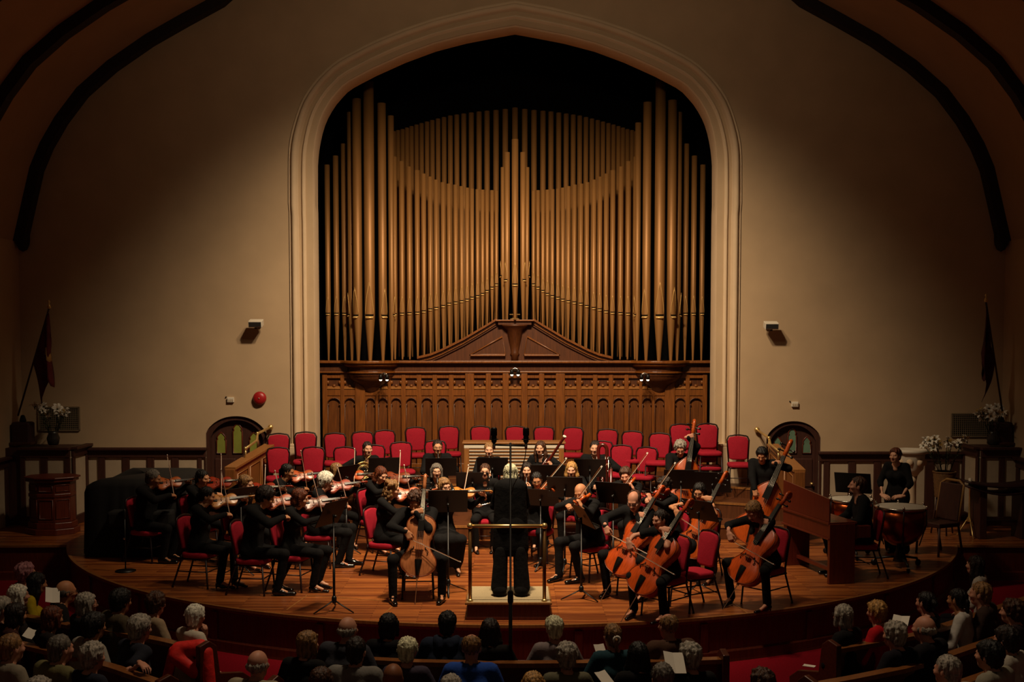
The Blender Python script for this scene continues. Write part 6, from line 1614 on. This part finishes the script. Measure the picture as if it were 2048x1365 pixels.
AUD = [  # px, py of the crown, heading, sex, hair, skin, top colour, extra, label
 (52, 1128, 120, 'f', ('curly', 'pink'), 3, '1a1414', {}, 'listener with pinkish white curly hair, highest at the left'),
 (76, 1146, 112, 'f', ('long', 'black'), 2, 'a08a18', {'hd': (20, 8, 0)}, 'woman with long black hair and a mustard yellow top at the left'),
 (132, 1161, 118, 'm', ('bald', 'pepper'), 0, '141212', {'g': 1, 'hd': (10, 4, 0)}, 'bald man with glasses in dark clothes at the left'),
 (172, 1186, 128, 'f', ('bob', 'grey'), 3, '181516', {'g': 1}, 'woman with a grey bob and glasses at the left'),
 (242, 1180, 136, 'm', ('short_full', 'black'), 2, '4a4030', {'hd': (16, 4, 0)}, 'man with black hair and a brown patterned shirt in the front left pew'),
 (312, 1186, 136, 'f', ('curly', 'brown'), 3, '8d7a62', {'hd': (24, 2, 0)}, 'woman with brown curly hair and a beige blouse in the front left pew'),
 (392, 1210, 138, 'f', ('pixie', 'white'), 3, 'b5ac9c', {'hd': (26, 8, 0), 'chin': 1}, 'white-haired woman in a striped top resting her chin on her hand'),
 (36, 1170, 130, 'f', ('bob', 'white'), 3, '241f1e', {}, 'white-haired listener behind the woman in yellow'),
 (4, 1195, 128, 'm', ('short', 'grey'), 3, '2b1f1c', {}, 'grey-haired listener cut by the left picture edge'),
 (32, 1207, 126, 'f', ('bob', 'dark'), 0, '3a1f1a', {'hd': (22, 4, 0)}, 'dark-haired woman near the left picture edge'),
 (105, 1213, 128, 'f', ('bob', 'auburn'), 0, '191414', {'hd': (20, 4, 0)}, 'reddish brown haired woman in the second left pew'),
 (188, 1228, 140, 'm', ('short_full', 'black'), 2, '8a857c', {'hd': (12, 2, 0)}, 'dark-haired man in a pale grey t-shirt in the second left pew'),
 (280, 1232, 138, 'm', ('short_full', 'grey'), 3, '20222c', {'hd': (14, 2, 0)}, 'grey-haired man in a navy polo stretching his arm along the pew'),
 (22, 1270, 146, 'm', ('short', 'sandy'), 3, '7d7464', {}, 'listener in a beige shirt at the bottom left'),
 (120, 1272, 146, 'm', ('short', 'pepper'), 3, '65603f', {}, 'bearded listener in an olive shirt at the bottom left'),
 (185, 1288, 150, 'f', ('curly', 'grey'), 3, '1b1e2a', {}, 'grey curly haired listener in navy at the bottom left'),
 (77, 1354, 160, 'f', ('bob', 'grey'), 3, '2a2424', {}, 'grey crown of hair at the bottom edge, far left'),
 (695, 1234, 166, 'm', ('bald', 'grey'), 3, '34343c', {'hd': (-8, 0, 0)}, 'bald man with white side hair in a slate shirt, front pew'),
 (615, 1263, 162, 'f', ('bob', 'sandy'), 3, '0e0d0e', {'hd': (-14, 0, 0)}, 'listener with a greying blond bob and black top, left end of the pew'),
 (515, 1301, 164, 'm', ('bald', 'grey'), 3, '8a7f6a', {}, 'balding grey man in a beige shirt by the red carpet'),
 (712, 1276, 172, 'm', ('short', 'dark'), 3, '6f6c68', {}, 'dark-haired listener in a grey shirt, second row'),
 (777, 1228, 174, 'f', ('bob', 'black'), 2, '0c0c10', {}, 'listener with a black bob and black top in the front pew'),
 (815, 1276, 176, 'f', ('pixie', 'platinum'), 3, '3a3342', {'hd': (-6, 0, 0)}, 'woman with cropped platinum hair and a patterned dress, second row'),
 (895, 1224, 176, 'm', ('short', 'black'), 2, '1a2234', {'hood': 1}, 'man with a shaved dark head in a navy hoodie, front pew'),
 (943, 1269, 178, 'm', ('balding', 'sandy'), 3, '22469a', {}, 'balding man in a bright blue shirt, second row'),
 (786, 1327, 176, 'm', None, 4, '241a16', {}, 'bald brown-skinned man at the bottom edge'),
 (642, 1336, 170, 'f', ('bob', 'brown'), 3, '1a1412', {}, 'brown-haired listener at the bottom edge left of centre'),
 (902, 1351, 178, 'm', ('short', 'grey'), 3, '3a3630', {}, 'grey crown of hair at the bottom edge below the blue shirt'),
 (980, 1238, 180, 'f', ('long', 'dark'), 3, '100d0d', {}, 'long dark-haired listener in the front pew beside the microphone stand'),
 (1108, 1233, 184, 'f', ('pixie', 'platinum'), 3, '7b6f70', {'hd': (8, 0, 0)}, 'listener with cropped blond-white hair and a speckled shirt, front pew'),
 (1133, 1288, 182, 'f', ('curly', 'grey'), 3, '5d5a48', {}, 'curly grey-haired listener in an olive top, second row'),
 (1066, 1345, 180, 'f', ('bob', 'blond'), 3, '2a2420', {}, 'blond crown of hair at the bottom edge in the centre'),
 (1225, 1248, 188, 'f', ('tied', 'sandy'), 3, '1d3a44', {'hd': (8, 0, 0), 'scrunchie': 1}, 'woman with hair in a pale scrunchie and a teal top, front pew'),
 (1337, 1228, 194, 'm', ('balding', 'sandy'), 3, '4a3226', {'hd': (8, 0, 0)}, 'balding ruddy man in a brown jacket, right end of the front pew'),
 (1276, 1285, 188, 'f', ('long', 'black'), 3, '0b0a0b', {}, 'black-haired listener in black, second row right of centre'),
 (1379, 1288, 192, 'f', ('curly', 'grey'), 3, '100f10', {'hd': (10, 0, 0)}, 'grey-haired listener holding an open programme, second row'),
 (1325, 1328, 188, 'm', ('short', 'pepper'), 3, '2a2622', {}, 'grey-haired listener at the bottom edge right of centre'),
 (1524, 1340, 194, 'f', ('curly', 'brown'), 3, '2a2018', {}, 'brown curly haired listener at the bottom edge by the red carpet'),
 (1687, 1210, 222, 'f', ('bob', 'grey'), 3, '121013', {'g': 1, 'hd': (-22, 0, 0)}, 'woman with a grey-brown bob and glasses in profile, front right pew'),
 (1754, 1202, 226, 'f', ('pixie', 'blond'), 3, 'b0121c', {'hd': (-22, 0, 0)}, 'blond short-haired woman in a red top, front right pew'),
 (1853, 1184, 232, 'f', ('bun', 'black'), 3, '0d0c0e', {'hd': (-20, -2, 0), 'sl': 'none'}, 'woman with black pinned-up hair in profile, front right pew'),
 (1915, 1178, 236, 'f', ('ponytail', 'black'), 2, 'b8b2ac', {'hd': (-16, 2, 0)}, 'woman with a dark ponytail and white blouse at the right'),
 (1952, 1112, 240, 'f', ('long', 'dark'), 5, 'b0a89c', {'hd': (-20, -2, 0)}, 'long dark-haired woman in a white top, highest at the right'),
 (1962, 1166, 236, 'm', ('short', 'sandy'), 3, '3a2a24', {}, 'sandy-haired listener behind the woman with the ponytail'),
 (1789, 1246, 214, 'f', ('curly', 'grey'), 3, '15121a', {}, 'curly grey-haired listener holding a programme at the right'),
 (1850, 1232, 222, 'm', ('bald', 'grey'), 3, '141114', {}, 'ruddy bald man in the second right pew'),
 (2024, 1201, 232, 'f', ('curly', 'brown'), 3, '2c2024', {}, 'brown curly haired listener at the right picture edge'),
 (2014, 1255, 226, 'm', ('short_full', 'dark'), 3, 'a59d90', {'hd': (-10, 0, 0)}, 'dark-haired man in a pale shirt at the right picture edge'),
 (1896, 1313, 216, 'm', ('short', 'grey'), 3, '8d887a', {}, 'grey short-haired man in a pale shirt at the bottom right'),
 (1979, 1284, 220, 'm', ('short_full', 'black'), 3, '8a8474', {}, 'black-haired listener in a beige shirt at the bottom right'),
]
for (px, py, hdg, sx, hr, sk_, tc, ex, lab) in AUD:
    kw = dict(sex=sx, hair=hr, sk=sk_, top=tc, bottom='15131a', head=ex.get('hd', (0, 0, 0)), glasses=bool(ex.get('g')), fine=False, sleeve=ex.get('sl', 'short' if tc in ('8a857c', '20222c', '22469a') else 'long'), spread=.11, group='listeners in the pews', sc=1. if sx == 'm' else .97)
    if ex.get('chin'):
        kw['arms'] = lambda I: {'R': (V3(-.07, -.27, .60), V3(.6, -.75, -.1), V3(.2, 0, -1), V3(-1, .4, -.2), 'soft'), 'L': (I['HC']+V3(.05, -.12, -.13), nv((-.3, .1, .8)), nv((0, .6, .6)), V3(1, -.2, -.6), 'grip')}
    if 'stretching' in lab:
        kw['arms'] = lambda I: {'L': (V3(.07, -.27, .60), V3(-.6, -.75, -.1), V3(-.2, 0, -1), V3(1, .4, -.2), 'soft'), 'R': (V3(-.55, .20, 1.0), V3(-.9, .1, -.15), V3(0, 0, -1), V3(-.3, .8, -.4), 'soft')}
    t, I = person(lab, (px, py), ST, hdg, **kw)
    if ex.get('hood'):
        s = Shape(); nb = I['Nb']; s.cap(nb+V3(-.07, .06, -.02), nb+V3(.07, .06, -.02), .05, k=.02); s.cap(nb+V3(-.09, .02, .0), nb+V3(-.05, .09, -.06), .04, k=.03); s.cap(nb+V3(.09, .02, .0), nb+V3(.05, .09, -.06), .04, k=.03)
        place(np_mesh('hood', [s.mesh(.015)], [cloth(tc)]), 'hood', t)
    if ex.get('scrunchie'):
        c = I['HC']+I['HR'] @ V3(0, .118, .0); mb = MB(); mb.tube([(c[0]+.026*math.cos(q), c[1], c[2]+.026*math.sin(q)) for q in np.linspace(0, 6.283, 13)[:-1]], .012, 6, closed=True); mb.build('scrunchie', M_PAPER, t)
# programmes, jacket, small things
def sheet(label, px, py, Y, w, h_, rx, ry, rz, nm='programme', fold=True):
    p = P(px, py, Y); t = thing(nm, label, 'programme', p, R(rz)); 
    for s in (-1, 1):
        MB().box((s*w/4, 0, 0), (w/2, h_, .004), rot('Y', R(s*-9)) ).build('page', M_PAPER, t)
    t.rotation_euler = (R(rx), R(ry), R(rz)); return t
sheet('open white programme in the lap of the grey-haired listener, second row', 1349, 1326, 9.25, .17, .2, 40, 8, 10)
sheet('white programme beside the curly grey-haired listener at the right', 1800, 1248, 10.6, .15, .2, 35, 0, -30)
sheet('white programme held by the woman in yellow', 105, 1191, 11.6, .14, .18, 45, 10, 30)
sheet('small white programme beside the woman with the scrunchie', 1201, 1303, 10.2, .10, .14, 45, 0, 20)
sheet('narrow white programme below the black-haired listener', 1208, 1357, 9.2, .12, .14, 35, 0, 40)
sheet('crumpled white paper on the pew of the second left row', 60, 1268, 11.0, .10, .12, 30, 20, 0)
e_ = G(1622, 1356, zr_); lf = sheet('white leaflet lying on the right aisle pew end', 1628, 1302, 9.9, .06, .10, 0, 0, 60); lf.location = (e_.x-.01, e_.y+.03, ST+1.04)
# red jacket hung over the front left pew end
e = G(408, 1294, zr_); s = Shape()
jk = thing('red_jacket', 'bright red jacket hung over the end of the front left pew', 'jacket', (e.x, e.y, ST))
s.cap((-.22, -0.050, 0.940), (-.02, -0.060, 0.960), .07, .075, k=.04); s.cap((-.24, -0.090, 0.880), (-.05, -0.120, 0.760), .07, .075, k=.05); s.cap((.03, -0.090, 0.920), (.10, -0.150, 0.430), .075, .06, k=.04); s.cap((.09, -0.150, 0.480), (.16, -0.160, 0.140), .06, .075, k=.04)
place(np_mesh('jacket_cloth', [s.mesh(.014)], [mat('bright_red_cloth', 'd01a12', .7, var=.25, scale=14, bump=.5)]), 'jacket_cloth', jk)
q = Shape(); q.cap((-.26, -0.060, 0.920), (-.33, -0.130, 0.630), .055, .04, k=.03); place(np_mesh('sleeve', [q.mesh(.014)], [mat('bright_red_cloth', 'd01a12')]), 'sleeve', jk)
